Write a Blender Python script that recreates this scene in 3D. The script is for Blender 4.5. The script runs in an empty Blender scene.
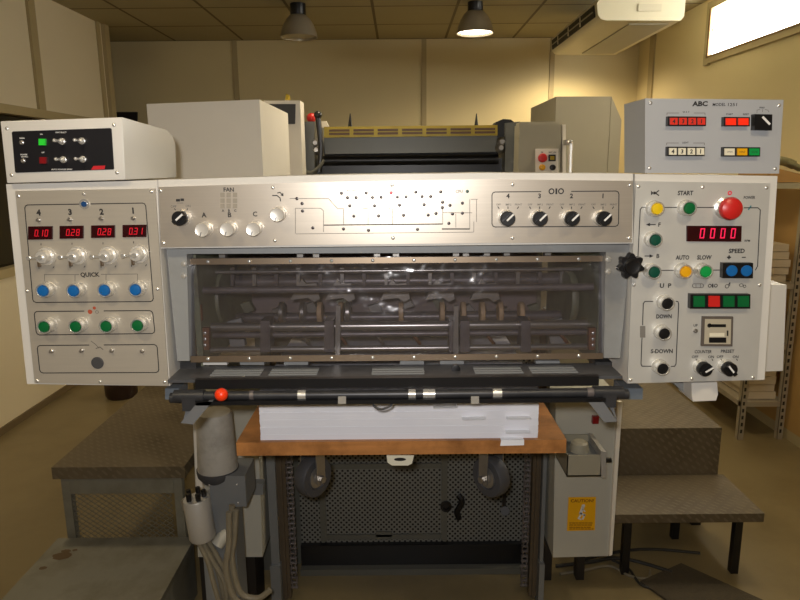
import bpy, bmesh, math, random
from mathutils import Vector, Matrix
random.seed(7)
C = bpy.context.scene.collection
SC = bpy.context.scene

# ------------------------------------------------------------------ camera
H, PITCH, ROLL, FPX = 1.55, math.radians(11.5), math.radians(0.5), 650.0
CAM = Vector((0, 0, H))
_f = Vector((0, math.cos(PITCH), -math.sin(PITCH)))
_u0 = Vector((0, math.sin(PITCH), math.cos(PITCH)))
_x0 = Vector((1, 0, 0))
_r = _x0 * math.cos(ROLL) - _u0 * math.sin(ROLL)
_u = _u0 * math.cos(ROLL) + _x0 * math.sin(ROLL)
cd = bpy.data.cameras.new('camera'); cam = bpy.data.objects.new('camera', cd); C.objects.link(cam)
cd.sensor_width = 36.0; cd.lens = 36.0 * FPX / 800.0; cd.clip_start = 0.02
cam.matrix_world = Matrix(((_r.x, _u.x, -_f.x, CAM.x), (_r.y, _u.y, -_f.y, CAM.y), (_r.z, _u.z, -_f.z, CAM.z), (0, 0, 0, 1)))
SC.camera = cam

def ray(px, py): return _f + _r * ((px - 400) / FPX) - _u * ((py - 300) / FPX)
def at(px, py, Y):
    d = ray(px, py); return CAM + d * (Y / d.y)
def atz(px, py, z):
    d = ray(px, py); return CAM + d * ((z - H) / d.z)
def atx(px, py, X):
    d = ray(px, py); return CAM + d * (X / d.x)
def sc(px, py, Y): return (Y / ray(px, py).y) / FPX      # metres per pixel there

# ------------------------------------------------------------------ world, light, exposure
w = bpy.data.worlds.new('world'); SC.world = w; w.use_nodes = True
w.node_tree.nodes['Background'].inputs[0].default_value = (0.9, 0.8, 0.6, 1)
w.node_tree.nodes['Background'].inputs[1].default_value = 0.02
vs = SC.view_settings
vs.view_transform = 'Standard'; vs.look = 'None'; vs.gamma = 1.0; vs.use_curve_mapping = False
vs.exposure = 0.0
FLASH_W, LAMP_W, FAR_W = 4.6, 34.0, 46.0
WARM = (1.0, 0.80, 0.50)

def lamp_light(name, kind, loc, energy, color, size=0.05, spot=None, rot=(0, 0, 0)):
    l = bpy.data.lights.new(name, kind); l.energy = energy; l.color = color
    if kind in ('POINT', 'SPOT'): l.shadow_soft_size = size
    if kind == 'SPOT': l.spot_size = spot; l.spot_blend = 0.6
    o = bpy.data.objects.new(name, l); o.location = loc; o.rotation_euler = rot; C.objects.link(o); return o
# the camera's own flash, beside and just above the lens
lamp_light('camera_flash', 'SPOT', (-0.03, -0.03, H + 0.05), FLASH_W * 10, (1.0, 0.97, 0.95), 0.02, math.radians(95), (math.radians(90) - PITCH, 0, 0))

# ------------------------------------------------------------------ materials
def lin(c):
    def f(v):
        v /= 255.0
        return v / 12.92 if v <= 0.04045 else ((v + 0.055) / 1.055) ** 2.4
    return tuple(f(v) for v in c) + (1,)
def nd(nt, t, **k):
    n = nt.nodes.new(t)
    for a, b in k.items(): setattr(n, a, b)
    return n
def mat(name, col, rough=0.5, metal=0.0, var=0.06, vscale=8.0, bump=0.0, bscale=60.0, emit=0.0, spec=0.5, stretch=None, dirt=None, dscale=3.0):
    m = bpy.data.materials.new(name); m.use_nodes = True; nt = m.node_tree
    b = nt.nodes['Principled BSDF']
    c = lin(col)
    b.inputs['Roughness'].default_value = rough; b.inputs['Metallic'].default_value = metal
    b.inputs['Specular IOR Level'].default_value = spec
    tc = nd(nt, 'ShaderNodeTexCoord'); mp = nd(nt, 'ShaderNodeMapping')
    nt.links.new(tc.outputs['Object'], mp.inputs[0])
    if stretch: mp.inputs['Scale'].default_value = stretch
    no = nd(nt, 'ShaderNodeTexNoise'); no.inputs['Scale'].default_value = vscale; no.inputs['Detail'].default_value = 4
    nt.links.new(mp.outputs[0], no.inputs['Vector'])
    mx = nd(nt, 'ShaderNodeMix', data_type='RGBA')
    lo = tuple(max(0, x * (1 - var * 2)) for x in c[:3]) + (1,); hi = tuple(min(1, x * (1 + var * 2)) for x in c[:3]) + (1,)
    mx.inputs[6].default_value = lo; mx.inputs[7].default_value = hi
    nt.links.new(no.outputs[0], mx.inputs[0])
    out = mx.outputs[2]
    if dirt:
        n2 = nd(nt, 'ShaderNodeTexNoise'); n2.inputs['Scale'].default_value = dscale; n2.inputs['Detail'].default_value = 8; n2.inputs['Roughness'].default_value = 0.65
        nt.links.new(tc.outputs['Object'], n2.inputs['Vector'])
        rp = nd(nt, 'ShaderNodeValToRGB'); rp.color_ramp.elements[0].position = 0.45; rp.color_ramp.elements[1].position = 0.7
        nt.links.new(n2.outputs[0], rp.inputs[0])
        m2 = nd(nt, 'ShaderNodeMix', data_type='RGBA'); m2.inputs[7].default_value = lin(dirt)
        nt.links.new(rp.outputs[0], m2.inputs[0]); nt.links.new(out, m2.inputs[6]); out = m2.outputs[2]
    nt.links.new(out, b.inputs['Base Color'])
    if bump:
        n3 = nd(nt, 'ShaderNodeTexNoise'); n3.inputs['Scale'].default_value = bscale; n3.inputs['Detail'].default_value = 5
        nt.links.new(mp.outputs[0], n3.inputs['Vector'])
        bp = nd(nt, 'ShaderNodeBump'); bp.inputs['Strength'].default_value = bump; bp.inputs['Distance'].default_value = 0.01
        nt.links.new(n3.outputs[0], bp.inputs['Height']); nt.links.new(bp.outputs[0], b.inputs['Normal'])
    if emit:
        b.inputs['Emission Color'].default_value = c; b.inputs['Emission Strength'].default_value = emit
    return m
M = {}
M['housing'] = mat('cream white enamel', (214, 211, 204), 0.4, var=0.02)
M['plate_l'] = mat('satin aluminium plate', (186, 179, 166), 0.42, 0.35, var=0.03, vscale=30, stretch=(0.3, 1, 6))
M['plate_r'] = mat('satin grey plate', (196, 195, 190), 0.42, 0.25, var=0.03, vscale=20)
M['brushed'] = mat('brushed aluminium', (194, 185, 172), 0.36, 0.62, var=0.04, vscale=60, stretch=(0.05, 1, 8))
M['abc_grey'] = mat('blue grey enamel', (170, 172, 175), 0.45, var=0.02)
M['frame_grey'] = mat('grey machine paint', (140, 142, 142), 0.45, var=0.05, dirt=(122, 121, 118), dscale=4)
M['chrome'] = mat('chrome', (236, 235, 230), 0.25, 0.72, var=0.01)
M['alu'] = mat('turned aluminium', (240, 237, 230), 0.3, 0.55, var=0.02, vscale=60)
M['black'] = mat('black plastic', (20, 20, 22), 0.35, var=0.03)
M['ink'] = mat('black print', (38, 36, 36), 0.6, var=0.0)
M['greyink'] = mat('grey print', (120, 116, 110), 0.6, var=0.0)
M['sqink'] = mat('taupe print', (150, 142, 128), 0.6, var=0.0)
M['whiteink'] = mat('white print', (225, 225, 222), 0.6, var=0.0)
M['blackpanel'] = mat('black panel', (22, 22, 27), 0.4, var=0.02)
M['blue'] = mat('blue cap', (16, 98, 168), 0.4, var=0.02)
M['green'] = mat('green cap', (6, 98, 50), 0.35, var=0.02)
M['dgreen'] = mat('dark green cap', (10, 72, 56), 0.35, var=0.02)
M['lgreen'] = mat('bright green cap', (14, 150, 70), 0.35, var=0.02)
M['yellow'] = mat('yellow cap', (225, 190, 24), 0.35, var=0.02)
M['amber'] = mat('amber cap', (226, 165, 20), 0.35, var=0.02)
M['red'] = mat('red cap', (200, 38, 34), 0.35, var=0.02)
M['redlit'] = mat('lit red lens', (236, 44, 20), 0.35, var=0.02, emit=0.35)
M['redlens'] = mat('red numbered lens', (206, 48, 36), 0.35, var=0.02, emit=0.15)
M['whitelens'] = mat('cream lens', (226, 220, 196), 0.35, var=0.02)
M['grnlit'] = mat('lit green lens', (40, 190, 50), 0.35, var=0.02, emit=0.3)
M['darkred'] = mat('dark red lens', (130, 18, 24), 0.35, var=0.02)
M['disp'] = mat('display window', (48, 10, 14), 0.25, var=0.02)
M['digit'] = mat('red digits', (210, 16, 40), 0.5, var=0, emit=.3)
M['digitr'] = mat('pink digits', (225, 34, 80), 0.5, var=0, emit=.6)
M['ledred'] = mat('red led', (200, 50, 70), 0.3, var=0, emit=0.3)
M['leddark'] = mat('dark led', (56, 44, 46), 0.3, var=0)
M['brass'] = mat('brassy strip', (126, 110, 92), 0.4, 0.7, var=0.06, vscale=12)
M['darksteel'] = mat('oily dark steel', (116, 110, 110), 0.38, 0.3, var=0.1, vscale=20, dirt=(84, 76, 72), dscale=12)
M['blacksteel'] = mat('black steel', (46, 47, 50), 0.4, 0.2, var=0.1, vscale=10, dirt=(62, 62, 64), dscale=9)
M['steel'] = mat('worn steel', (170, 166, 160), 0.3, 0.8, var=0.1, vscale=20)
M['tan'] = mat('tan roller', (186, 158, 124), 0.6, var=0.1)
M['rust'] = mat('rusty bracket', (122, 84, 62), 0.55, 0.3, var=0.12, vscale=30)
M['moss'] = mat('greenish side plate', (120, 124, 100), 0.5, var=0.12, vscale=9, dirt=(86, 80, 70), dscale=10)
M['inside'] = mat('press interior', (128, 116, 114), 0.6, var=0.15, vscale=7)
M['orange'] = mat('orange ball', (240, 60, 20), 0.3, var=0.02)
M['paper'] = mat('white paper', (232, 232, 238), 0.8, var=0.015, vscale=90, stretch=(0.2, 0.2, 12))
M['slip'] = mat('paper slip', (242, 242, 244), 0.8, var=0.01)
M['cabinet'] = mat('grey white cabinet', (186, 184, 172), 0.5, var=0.03)
M['cabgrey'] = mat('warm grey cabinet', (166, 160, 140), 0.5, var=0.02)
M['whitecab'] = mat('white cabinet', (240, 233, 218), 0.5, var=0.02)
M['unit'] = mat('dark grey unit', (104, 104, 96), 0.4, 0.2, var=0.06)
M['yellowbar'] = mat('yellow green bar', (170, 146, 34), 0.4, 0.2, var=0.12, vscale=20)
M['brownbar'] = mat('brown segment', (96, 66, 30), 0.45, var=0.15, vscale=20)
M['caution'] = mat('yellow sticker', (238, 176, 12), 0.5, var=0.02)
M['cautext'] = mat('dark red print', (110, 40, 10), 0.6, var=0)
M['pump'] = mat('dusty grey pump', (176, 171, 160), 0.6, 0.0, var=0.06, dirt=(146, 141, 130), dscale=14)
M['pumpbox'] = mat('grey cast housing', (124, 126, 126), 0.5, 0.1, var=0.06)
M['silver'] = mat('silver canister', (184, 181, 174), 0.45, 0.3, var=0.05)
M['hose'] = mat('clear dusty hose', (128, 120, 102), 0.45, var=0.15, vscale=30)
M['pvc'] = mat('cream elbow', (190, 186, 170), 0.5, var=0.03)
M['rubber'] = mat('grey rubber', (66, 66, 68), 0.6, var=0.05)
M['cable'] = mat('dark cable', (44, 42, 38), 0.6, var=0.1)
M['stop'] = mat('blue grey steel', (122, 124, 127), .4, .3, var=.08)
M['wood'] = None
M['acwhite'] = mat('aged ac plastic', (214, 206, 178), 0.45, var=0.02)
M['acdark'] = mat('ac slot', (26, 24, 20), 0.6, var=0.02)
M['shade'] = mat('lamp shade', (176, 168, 150), 0.35, 0.5, var=0.03)
M['shadein'] = mat('lamp reflector', (205, 200, 190), 0.25, 0.7, var=0.02)
M['bulb'] = mat('lit lamp lens', (255, 240, 215), 0.4, var=0, emit=9.0)
M['lensoff'] = mat('unlit lamp lens', (190, 182, 165), 0.3, var=0.02)
M['metalpost'] = mat('slotted steel', (168, 158, 138), 0.5, 0.3, var=0.06)
M['cardboard'] = mat('cardboard', (176, 138, 86), 0.8, var=0.05)
M['papers'] = mat('aged paper stack', (196, 182, 158), 0.85, var=0.08, vscale=60, stretch=(0.2, 0.2, 14))
M['glove'] = mat('grey green cloth', (128, 124, 92), 0.9, var=0.15, vscale=25, bump=0.4, bscale=40)
M['dark'] = mat('dark cover', (34, 30, 28), 0.5, var=0.05)
M['bucket'] = mat('dark brown plastic', (48, 30, 24), 0.4, var=0.05)

def special_materials():
    # wood board
    m = mat('varnished plywood', (186, 126, 70), 0.4, var=0.16, vscale=7, stretch=(0.6, 5, 14), bump=0.05, bscale=30, dirt=(128, 82, 42), dscale=9); M['wood'] = m
    # acrylic: clear sheet, fresnel reflection, slight waviness
    m = bpy.data.materials.new('clear acrylic'); m.use_nodes = True; nt = m.node_tree; nt.nodes.clear()
    o = nd(nt, 'ShaderNodeOutputMaterial'); mix = nd(nt, 'ShaderNodeMixShader')
    tr = nd(nt, 'ShaderNodeBsdfTransparent'); tr.inputs[0].default_value = (0.90, 0.89, 0.91, 1)
    gl = nd(nt, 'ShaderNodeBsdfGlossy'); gl.inputs['Roughness'].default_value = 0.10
    fr = nd(nt, 'ShaderNodeFresnel'); fr.inputs[0].default_value = 1.6
    mm = nd(nt, 'ShaderNodeMath', operation='MULTIPLY'); mm.inputs[1].default_value = 1.4
    no = nd(nt, 'ShaderNodeTexNoise'); no.inputs['Scale'].default_value = 9; no.inputs['Detail'].default_value = 3
    tc = nd(nt, 'ShaderNodeTexCoord'); bp = nd(nt, 'ShaderNodeBump'); bp.inputs['Strength'].default_value = 0.4; bp.inputs['Distance'].default_value = 0.03
    L = nt.links.new
    L(tc.outputs['Object'], no.inputs[0]); L(no.outputs[0], bp.inputs['Height']); L(bp.outputs[0], gl.inputs['Normal'])
    L(fr.outputs[0], mm.inputs[0]); L(mm.outputs[0], mix.inputs[0]); L(tr.outputs[0], mix.inputs[1]); L(gl.outputs[0], mix.inputs[2]); df = nd(nt, 'ShaderNodeBsdfDiffuse'); df.inputs[0].default_value = (0.62, 0.58, 0.58, 1); m2 = nd(nt, 'ShaderNodeMixShader'); m2.inputs[0].default_value = 0.018
    L(mix.outputs[0], m2.inputs[1]); L(df.outputs[0], m2.inputs[2]); L(m2.outputs[0], o.inputs[0])
    M['acrylic'] = m
    # dark window glass
    M['glass'] = mat('dark window glass', (16, 15, 14), 0.08, var=0, spec=0.6)
    M['daylight'] = mat('bright window pane', (250, 246, 236), 0.3, var=0, emit=15.0)
    # perforated sheet
    m = mat('perforated grey sheet', (128, 128, 122), 0.55, 0.2, var=0.05); nt = m.node_tree; b = nt.nodes['Principled BSDF']
    L = nt.links.new
    src = b.inputs['Base Color'].links[0].from_socket
    tc = nd(nt, 'ShaderNodeTexCoord'); sp = nd(nt, 'ShaderNodeSeparateXYZ'); L(tc.outputs['Object'], sp.inputs[0])
    def mth(op, a, bv=None):
        n = nd(nt, 'ShaderNodeMath', operation=op)
        for i, v in enumerate((a, bv)):
            if v is None: continue
            if isinstance(v, (int, float)): n.inputs[i].default_value = v
            else: L(v, n.inputs[i])
        return n.outputs[0]
    k = 2 * math.pi / 0.0145
    sx = mth('SINE', mth('MULTIPLY', mth('ADD', sp.outputs[0], sp.outputs[2]), k * .7)); sz = mth('SINE', mth('MULTIPLY', mth('SUBTRACT', sp.outputs[0], sp.outputs[2]), k * .7))
    v = mth('GREATER_THAN', mth('ADD', sx, sz), 0.55)
    mx = nd(nt, 'ShaderNodeMix', data_type='RGBA'); L(v, mx.inputs[0]); L(src, mx.inputs[6]); mx.inputs[7].default_value = lin((26, 26, 25)); L(mx.outputs[2], b.inputs['Base Color'])
    M['perf'] = m
    # tread plate: raised bars alternating in direction
    m = mat('worn tread plate', (104, 93, 74), 0.5, 0.1, var=0.1, vscale=5, dirt=(80, 70, 52), dscale=3.5); nt = m.node_tree; b = nt.nodes['Principled BSDF']; L = nt.links.new
    tc = nd(nt, 'ShaderNodeTexCoord'); sp = nd(nt, 'ShaderNodeSeparateXYZ'); L(tc.outputs['Object'], sp.inputs[0])
    k = 2 * math.pi / 0.035
    yz = mth('ADD', sp.outputs[1], sp.outputs[2]); a = mth('SINE', mth('MULTIPLY', mth('ADD', sp.outputs[0], yz), k)); c = mth('SINE', mth('MULTIPLY', mth('SUBTRACT', sp.outputs[0], yz), k * .33))
    hgt = mth('GREATER_THAN', mth('MULTIPLY', a, c), 0.45)
    bp = nd(nt, 'ShaderNodeBump'); bp.inputs['Strength'].default_value = 0.9; bp.inputs['Distance'].default_value = 0.005
    L(hgt, bp.inputs['Height']); L(bp.outputs[0], b.inputs['Normal'])
    src = b.inputs['Base Color'].links[0].from_socket; mx = nd(nt, 'ShaderNodeMix', data_type='RGBA'); L(hgt, mx.inputs[0]); L(src, mx.inputs[6]); mx.inputs[7].default_value = lin((112, 101, 82)); L(mx.outputs[2], b.inputs['Base Color'])
    M['tread'] = m
    M['greystep'] = mat('grey painted step', (124, 122, 110), 0.5, 0.1, var=0.08, vscale=4, dirt=(104, 99, 84), dscale=6, bump=0.05, bscale=50)
    M['floor'] = mat('sealed concrete floor', (130, 116, 84), 0.36, var=0.06, vscale=1.5, dirt=(114, 100, 70), dscale=2.0, bump=0.02, bscale=20)
    M['wall'] = mat('cream painted wall', (220, 205, 160), 0.75, var=0.02, vscale=2)
    M['walll'] = mat('pale partition', (230, 218, 188), 0.6, var=0.02, vscale=2)
    M['trim'] = mat('beige trim', (178, 162, 122), 0.6, var=0.03)
    M['skirting'] = mat('brown skirting', (112, 96, 68), 0.6, var=0.05)
    # ceiling tiles
    m = mat('ceiling tiles', (168, 158, 124), 0.8, var=0.04, vscale=3); nt = m.node_tree; b = nt.nodes['Principled BSDF']; L = nt.links.new
    src = b.inputs['Base Color'].links[0].from_socket
    tc = nd(nt, 'ShaderNodeTexCoord'); sp = nd(nt, 'ShaderNodeSeparateXYZ'); L(tc.outputs['Object'], sp.inputs[0])
    def line(s, off):
        fr = mth('FRACT', mth('DIVIDE', mth('ADD', s, off), 0.62)); return mth('LESS_THAN', fr, 0.035)
    ln = mth('MAXIMUM', line(sp.outputs[0], 100 * .62 - .197), line(sp.outputs[1], 100 * .62 - .25))
    mx = nd(nt, 'ShaderNodeMix', data_type='RGBA'); L(ln, mx.inputs[0]); L(src, mx.inputs[6]); mx.inputs[7].default_value = lin((104, 92, 66)); L(mx.outputs[2], b.inputs['Base Color'])
    M['ceiling'] = m
special_materials()

# ------------------------------------------------------------------ mesh builder
class MB:
    def __init__(s): s.b = bmesh.new()
    def _tag(s, faces, mi):
        for f in faces: f.material_index = mi
    def hexa(s, p, mi=0):
        v = [s.b.verts.new(q) for q in p]
        fs = [s.b.faces.new([v[i] for i in q]) for q in ((0, 1, 2, 3), (7, 6, 5, 4), (0, 4, 5, 1), (1, 5, 6, 2), (2, 6, 7, 3), (3, 7, 4, 0))]
        s._tag(fs, mi); return s
    def box(s, x0, x1, y0, y1, z0, z1, mi=0):
        return s.hexa([(x0, y0, z0), (x1, y0, z0), (x1, y0, z1), (x0, y0, z1), (x0, y1, z0), (x1, y1, z0), (x1, y1, z1), (x0, y1, z1)], mi)
    def cbox(s, c, sx, sy, sz, mi=0, rz=0.0, ry=0.0):
        R = Matrix.Rotation(rz, 3, 'Z') @ Matrix.Rotation(ry, 3, 'Y'); c = Vector(c)
        q = [(-1, -1, -1), (1, -1, -1), (1, -1, 1), (-1, -1, 1), (-1, 1, -1), (1, 1, -1), (1, 1, 1), (-1, 1, 1)]
        return s.hexa([c + R @ Vector((a * sx / 2, b * sy / 2, d * sz / 2)) for a, b, d in q], mi)
    def prism(s, pts, d, mi=0):
        """polygon of 3-D points (any winding) extruded by vector d"""
        d = Vector(d); pts = [Vector(p) for p in pts]
        n = sum(((pts[i] - pts[0]).cross(pts[i + 1] - pts[0]) for i in range(1, len(pts) - 1)), Vector())
        if n.dot(d) > 0: pts = pts[::-1]
        a = [s.b.verts.new(p) for p in pts]; c = [s.b.verts.new(p + d) for p in pts]
        fs = [s.b.faces.new(a), s.b.faces.new(c[::-1])]; n = len(pts)
        for i in range(n): fs.append(s.b.faces.new((a[(i + 1) % n], a[i], c[i], c[(i + 1) % n])))
        s._tag(fs, mi); return s
    def ppx(s, pts, Y, depth, mi=0):
        """pixel outline on the plane at distance Y, given real thickness"""
        return s.prism([at(x, y, Y) for x, y in pts], (0, depth, 0), mi)
    def face(s, pts, mi=0):
        f = s.b.faces.new([s.b.verts.new(p) for p in pts]); f.material_index = mi; return s
    def lathe(s, prof, c=(0, 0, 0), ax=(0, -1, 0), seg=24, mi=0):
        ax = Vector(ax).normalized(); c = Vector(c)
        t = Vector((0, 0, 1)) if abs(ax.z) < .9 else Vector((1, 0, 0))
        e1 = ax.cross(t).normalized(); e2 = ax.cross(e1)
        rings = []
        for r, h in prof:
            if r <= 1e-6: rings.append([s.b.verts.new(c + ax * h)])
            else: rings.append([s.b.verts.new(c + ax * h + e1 * r * math.cos(2 * math.pi * k / seg) + e2 * r * math.sin(2 * math.pi * k / seg)) for k in range(seg)])
        fs = []
        for a, b in zip(rings, rings[1:]):
            for k in range(seg):
                k2 = (k + 1) % seg
                if len(a) == 1 and len(b) == 1: continue
                if len(a) == 1: fs.append(s.b.faces.new((a[0], b[k], b[k2])))
                elif len(b) == 1: fs.append(s.b.faces.new((a[k2], a[k], b[0])))
                else: fs.append(s.b.faces.new((a[k2], a[k], b[k], b[k2])))
        s._tag(fs, mi); return s
    def cyl(s, p0, p1, r, r1=None, seg=20, mi=0):
        p0 = Vector(p0); p1 = Vector(p1); d = p1 - p0; r1 = r if r1 is None else r1
        return s.lathe([(0, 0), (r, 0), (r1, d.length), (0, d.length)], p0, d, seg, mi)
    def ball(s, c, r, seg=20, mi=0, sq=1.0):
        n = 10
        return s.lathe([(r * math.sin(math.pi * i / n), -r * sq * math.cos(math.pi * i / n)) for i in range(n + 1)], c, (0, 0, 1), seg, mi)
    def tube(s, pts, r, seg=8, mi=0, smooth=4):
        P = [Vector(p) for p in pts]
        if smooth > 1 and len(P) > 2:
            Q = []; E = [P[0]] + P + [P[-1]]
            for i in range(1, len(E) - 2):
                for k in range(smooth):
                    t = k / smooth; a, b, c, d = E[i - 1:i + 3]
                    Q.append(.5 * ((2 * b) + (c - a) * t + (2 * a - 5 * b + 4 * c - d) * t * t + (3 * b - a - 3 * c + d) * t ** 3))
            P = Q + [P[-1]]
        prev = None; rings = []; e1 = None
        for i, p in enumerate(P):
            t = (P[min(i + 1, len(P) - 1)] - P[max(i - 1, 0)]).normalized()
            if e1 is None: e1 = t.orthogonal().normalized()
            else:
                e1 = e1 - t * e1.dot(t)
                e1 = e1.normalized() if e1.length > 1e-5 else t.orthogonal().normalized()
            e2 = t.cross(e1)
            rings.append([s.b.verts.new(p + e1 * r * math.cos(2 * math.pi * k / seg) + e2 * r * math.sin(2 * math.pi * k / seg)) for k in range(seg)])
        fs = [s.b.faces.new(rings[0][::-1]), s.b.faces.new(rings[-1])]
        for a, b in zip(rings, rings[1:]):
            for k in range(seg): fs.append(s.b.faces.new((a[k], a[(k + 1) % seg], b[(k + 1) % seg], b[k])))
        s._tag(fs, mi); return s
    def line(s, pts, Y, wpx=1.0, mi=0, th=0.0003):
        """printed line through pixel points on the plane at Y"""
        P = [at(x, y, Y) for x, y in pts]; hw = wpx * sc(*pts[0], Y) / 2
        for a, b in zip(P, P[1:]):
            d = (b - a)
            if d.length < 1e-6: continue
            n = Vector((-d.z, 0, d.x)).normalized() * hw; e = d.normalized() * hw * .6
            s.face([a - n - e, b - n + e, b + n + e, a + n - e], mi)
        return s
    def disc(s, px, py, rpx, Y, mi=0, seg=20, inner=0.0, sy=1.0):
        c = at(px, py, Y); r = rpx * sc(px, py, Y)
        P = lambda q, k: c + Vector((q * math.cos(2 * math.pi * k / seg), 0, sy * q * math.sin(2 * math.pi * k / seg)))
        if not inner: s.face([P(r, k) for k in range(seg)], mi)
        else:
            for k in range(seg): s.face([P(r, k), P(r, k + 1), P(r * inner, k + 1), P(r * inner, k)], mi)
        return s
    def rpx(s, x0, y0, x1, y1, Y, mi=0):
        return s.face([at(x0, y1, Y), at(x1, y1, Y), at(x1, y0, Y), at(x0, y0, Y)], mi)
    def text(s, t, px, py, hpx, Y, mi=0, bold=0.008, wpx=None, slant=0.0):
        """flat lettering centred on a pixel, cap height hpx, on the plane at Y"""
        cu = bpy.data.curves.new('t', 'FONT'); cu.body = t; cu.size = 1.0; cu.offset = bold * 2.3; cu.resolution_u = 2; cu.shear = slant
        cu.fill_mode = 'FRONT' if False else 'BOTH'
        o = bpy.data.objects.new('t', cu); C.objects.link(o)
        dg = bpy.context.evaluated_depsgraph_get(); me = bpy.data.meshes.new_from_object(o.evaluated_get(dg))
        if len(me.vertices):
            xs = [v.co.x for v in me.vertices]; ys = [v.co.y for v in me.vertices]
            cx = (min(xs) + max(xs)) / 2; cy = (min(ys) + max(ys)) / 2; hh = max(ys) - min(ys)
            k = hpx * sc(px, py, Y) / hh; kx = k if wpx is None else wpx * sc(px, py, Y) / (max(xs) - min(xs))
            c = at(px, py, Y); base = len(s.b.verts); vs_ = [s.b.verts.new(c + Vector(((v.co.x - cx) * kx, 0, (v.co.y - cy) * k))) for v in me.vertices]
            for p in me.polygons:
                try: s.b.faces.new([vs_[i] for i in p.vertices]).material_index = mi
                except ValueError: pass
        bpy.data.objects.remove(o); bpy.data.curves.remove(cu); bpy.data.meshes.remove(me); return s
    def rrect(s, x0, y0, x1, y1, Y, gap=None, wpx=.9, mi=0, quad=None, r=3):
        """rounded outline; quad = four pixel corners TL TR BR BL; gap = (xa, xb) left open on the top edge"""
        q = quad or [(x0, y0), (x1, y0), (x1, y1), (x0, y1)]
        def lerp(a, b, d):
            L = math.dist(a, b); return (a[0] + (b[0] - a[0]) * d / L, a[1] + (b[1] - a[1]) * d / L)
        cor = []
        for i in range(4):
            p, c, n = q[i - 1], q[i], q[(i + 1) % 4]; a = lerp(c, p, r); b = lerp(c, n, r); m_ = ((a[0] + b[0] + c[0] * 1.2) / 3.2, (a[1] + b[1] + c[1] * 1.2) / 3.2)
            cor.append([a, m_, b])
        for i in range(4):
            s.line(cor[i], Y, wpx, mi)
            a, b = cor[i][2], cor[(i + 1) % 4][0]
            if i == 0 and gap:
                for g0, g1 in ((a[0], gap[0]), (gap[1], b[0])):
                    f = lambda x: a[1] + (b[1] - a[1]) * (x - a[0]) / (b[0] - a[0])
                    s.line([(g0, f(g0)), (g1, f(g1))], Y, wpx, mi)
            else: s.line([a, b], Y, wpx, mi)
        return s
    def mesh(s, name, mats, angle=35, recenter=True, bevel=0.0):
        b = s.b
        if recenter and len(b.verts):
            lo = [min(v.co[i] for v in b.verts) for i in range(3)]; hi = [max(v.co[i] for v in b.verts) for i in range(3)]
            c = Vector([(l + h) / 2 for l, h in zip(lo, hi)])
            for v in b.verts: v.co -= c
        else: c = Vector()
        if bevel:
            es = [e for e in b.edges if len(e.link_faces) == 2 and e.calc_face_angle(0) > .5]
            if es: bmesh.ops.bevel(b, geom=es, offset=bevel, segments=2, profile=.5, affect='EDGES', clamp_overlap=True)
        me = bpy.data.meshes.new(name); b.to_mesh(me); b.free()
        for m in (mats if isinstance(mats, (list, tuple)) else [mats]): me.materials.append(m)
        for p in me.polygons: p.use_smooth = True
        me.set_sharp_from_angle(angle=math.radians(angle))
        return me, c

W = {}
def tag(o, label=None, cat=None, group=None, kind=None):
    if label: o['label'] = label
    if cat: o['category'] = cat
    if group: o['group'] = group
    if kind: o['kind'] = kind
    return o
def put(name, me, wloc, parent=None, label=None):
    o = bpy.data.objects.new(name, me); C.objects.link(o); wloc = Vector(wloc); W[o] = wloc
    if parent is not None: o.parent = parent; o.location = wloc - W[parent]
    else: o.location = wloc
    if label: o['label'] = label
    return o
def build(mb, name, mats, parent=None, label=None, bevel=0.0, angle=35):
    me, c = mb.mesh(name, mats, angle, True, bevel); return put(name, me, c, parent, label)
def thing(name, label, cat, loc, group=None):
    o = bpy.data.objects.new(name, None); o.empty_display_size = .05; C.objects.link(o); o.location = loc; W[o] = Vector(loc)
    return tag(o, label, cat, group)
def struct(mb, name, mats, bevel=0.0):
    o = build(mb, name, mats, None, None, bevel); o['kind'] = 'structure'; return o
def bb(o):  # base point of a pixel-built outline
    return o

CACHE = {}
def cached(key, fn, mats):
    if key not in CACHE: CACHE[key] = fn().mesh(key, mats, 35, False)[0]
    return CACHE[key]

# ------------------------------------------------------------------ the room
BACK, LX, RX, CEIL = 6.34, -2.40, 2.23, 2.71
FRONT, FARL = -3.0, -4.4
struct(MB().box(FARL, RX + .15, FRONT, BACK + .12, -.06, 0), 'floor', M['floor'])
struct(MB().box(FARL, RX + .15, FRONT, BACK + .12, CEIL, CEIL + .06), 'ceiling', M['ceiling'])
struct(MB().box(FARL, RX + .15, BACK, BACK + .1, 0, CEIL), 'wall_back', M['wall'])
struct(MB().box(FARL, RX + .15, FRONT - .1, FRONT, 0, CEIL), 'wall_front', M['wall'])
# right wall with the high window opening
wy0, wy1, wz0, wz1 = 2.3, atx(712, 40, RX).y, atx(713, 55, RX).z, CEIL - .08
struct(MB().box(RX, RX + .1, FRONT, BACK, 0, wz0).box(RX, RX + .1, FRONT, BACK, wz1, CEIL).box(RX, RX + .1, FRONT, wy0, wz0, wz1).box(RX, RX + .1, wy1, BACK, wz0, wz1), 'wall_right', M['wall'])
win = struct(MB().box(RX - .02, RX + .05, wy1, wy1 + .07, wz0 - .06, wz1 + .05).box(RX - .02, RX + .05, wy0, wy1, wz0 - .05, wz0).box(RX - .02, RX + .05, wy0, wy1, wz1, wz1 + .05).box(RX - .02, RX + .05, wy0 - .07, wy0, wz0 - .05, wz1 + .05), 'window_1', M['trim'], .004)
build(MB().box(RX - .024, RX - .019, wy1, wy1 + .026, wz0 - .012, wz1).box(RX - .024, RX - .019, wy0, wy1, wz0 - .012, wz0), 'inner_bead', mat('brown bead', (128, 98, 52), .5, var=.05), win)
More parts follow.
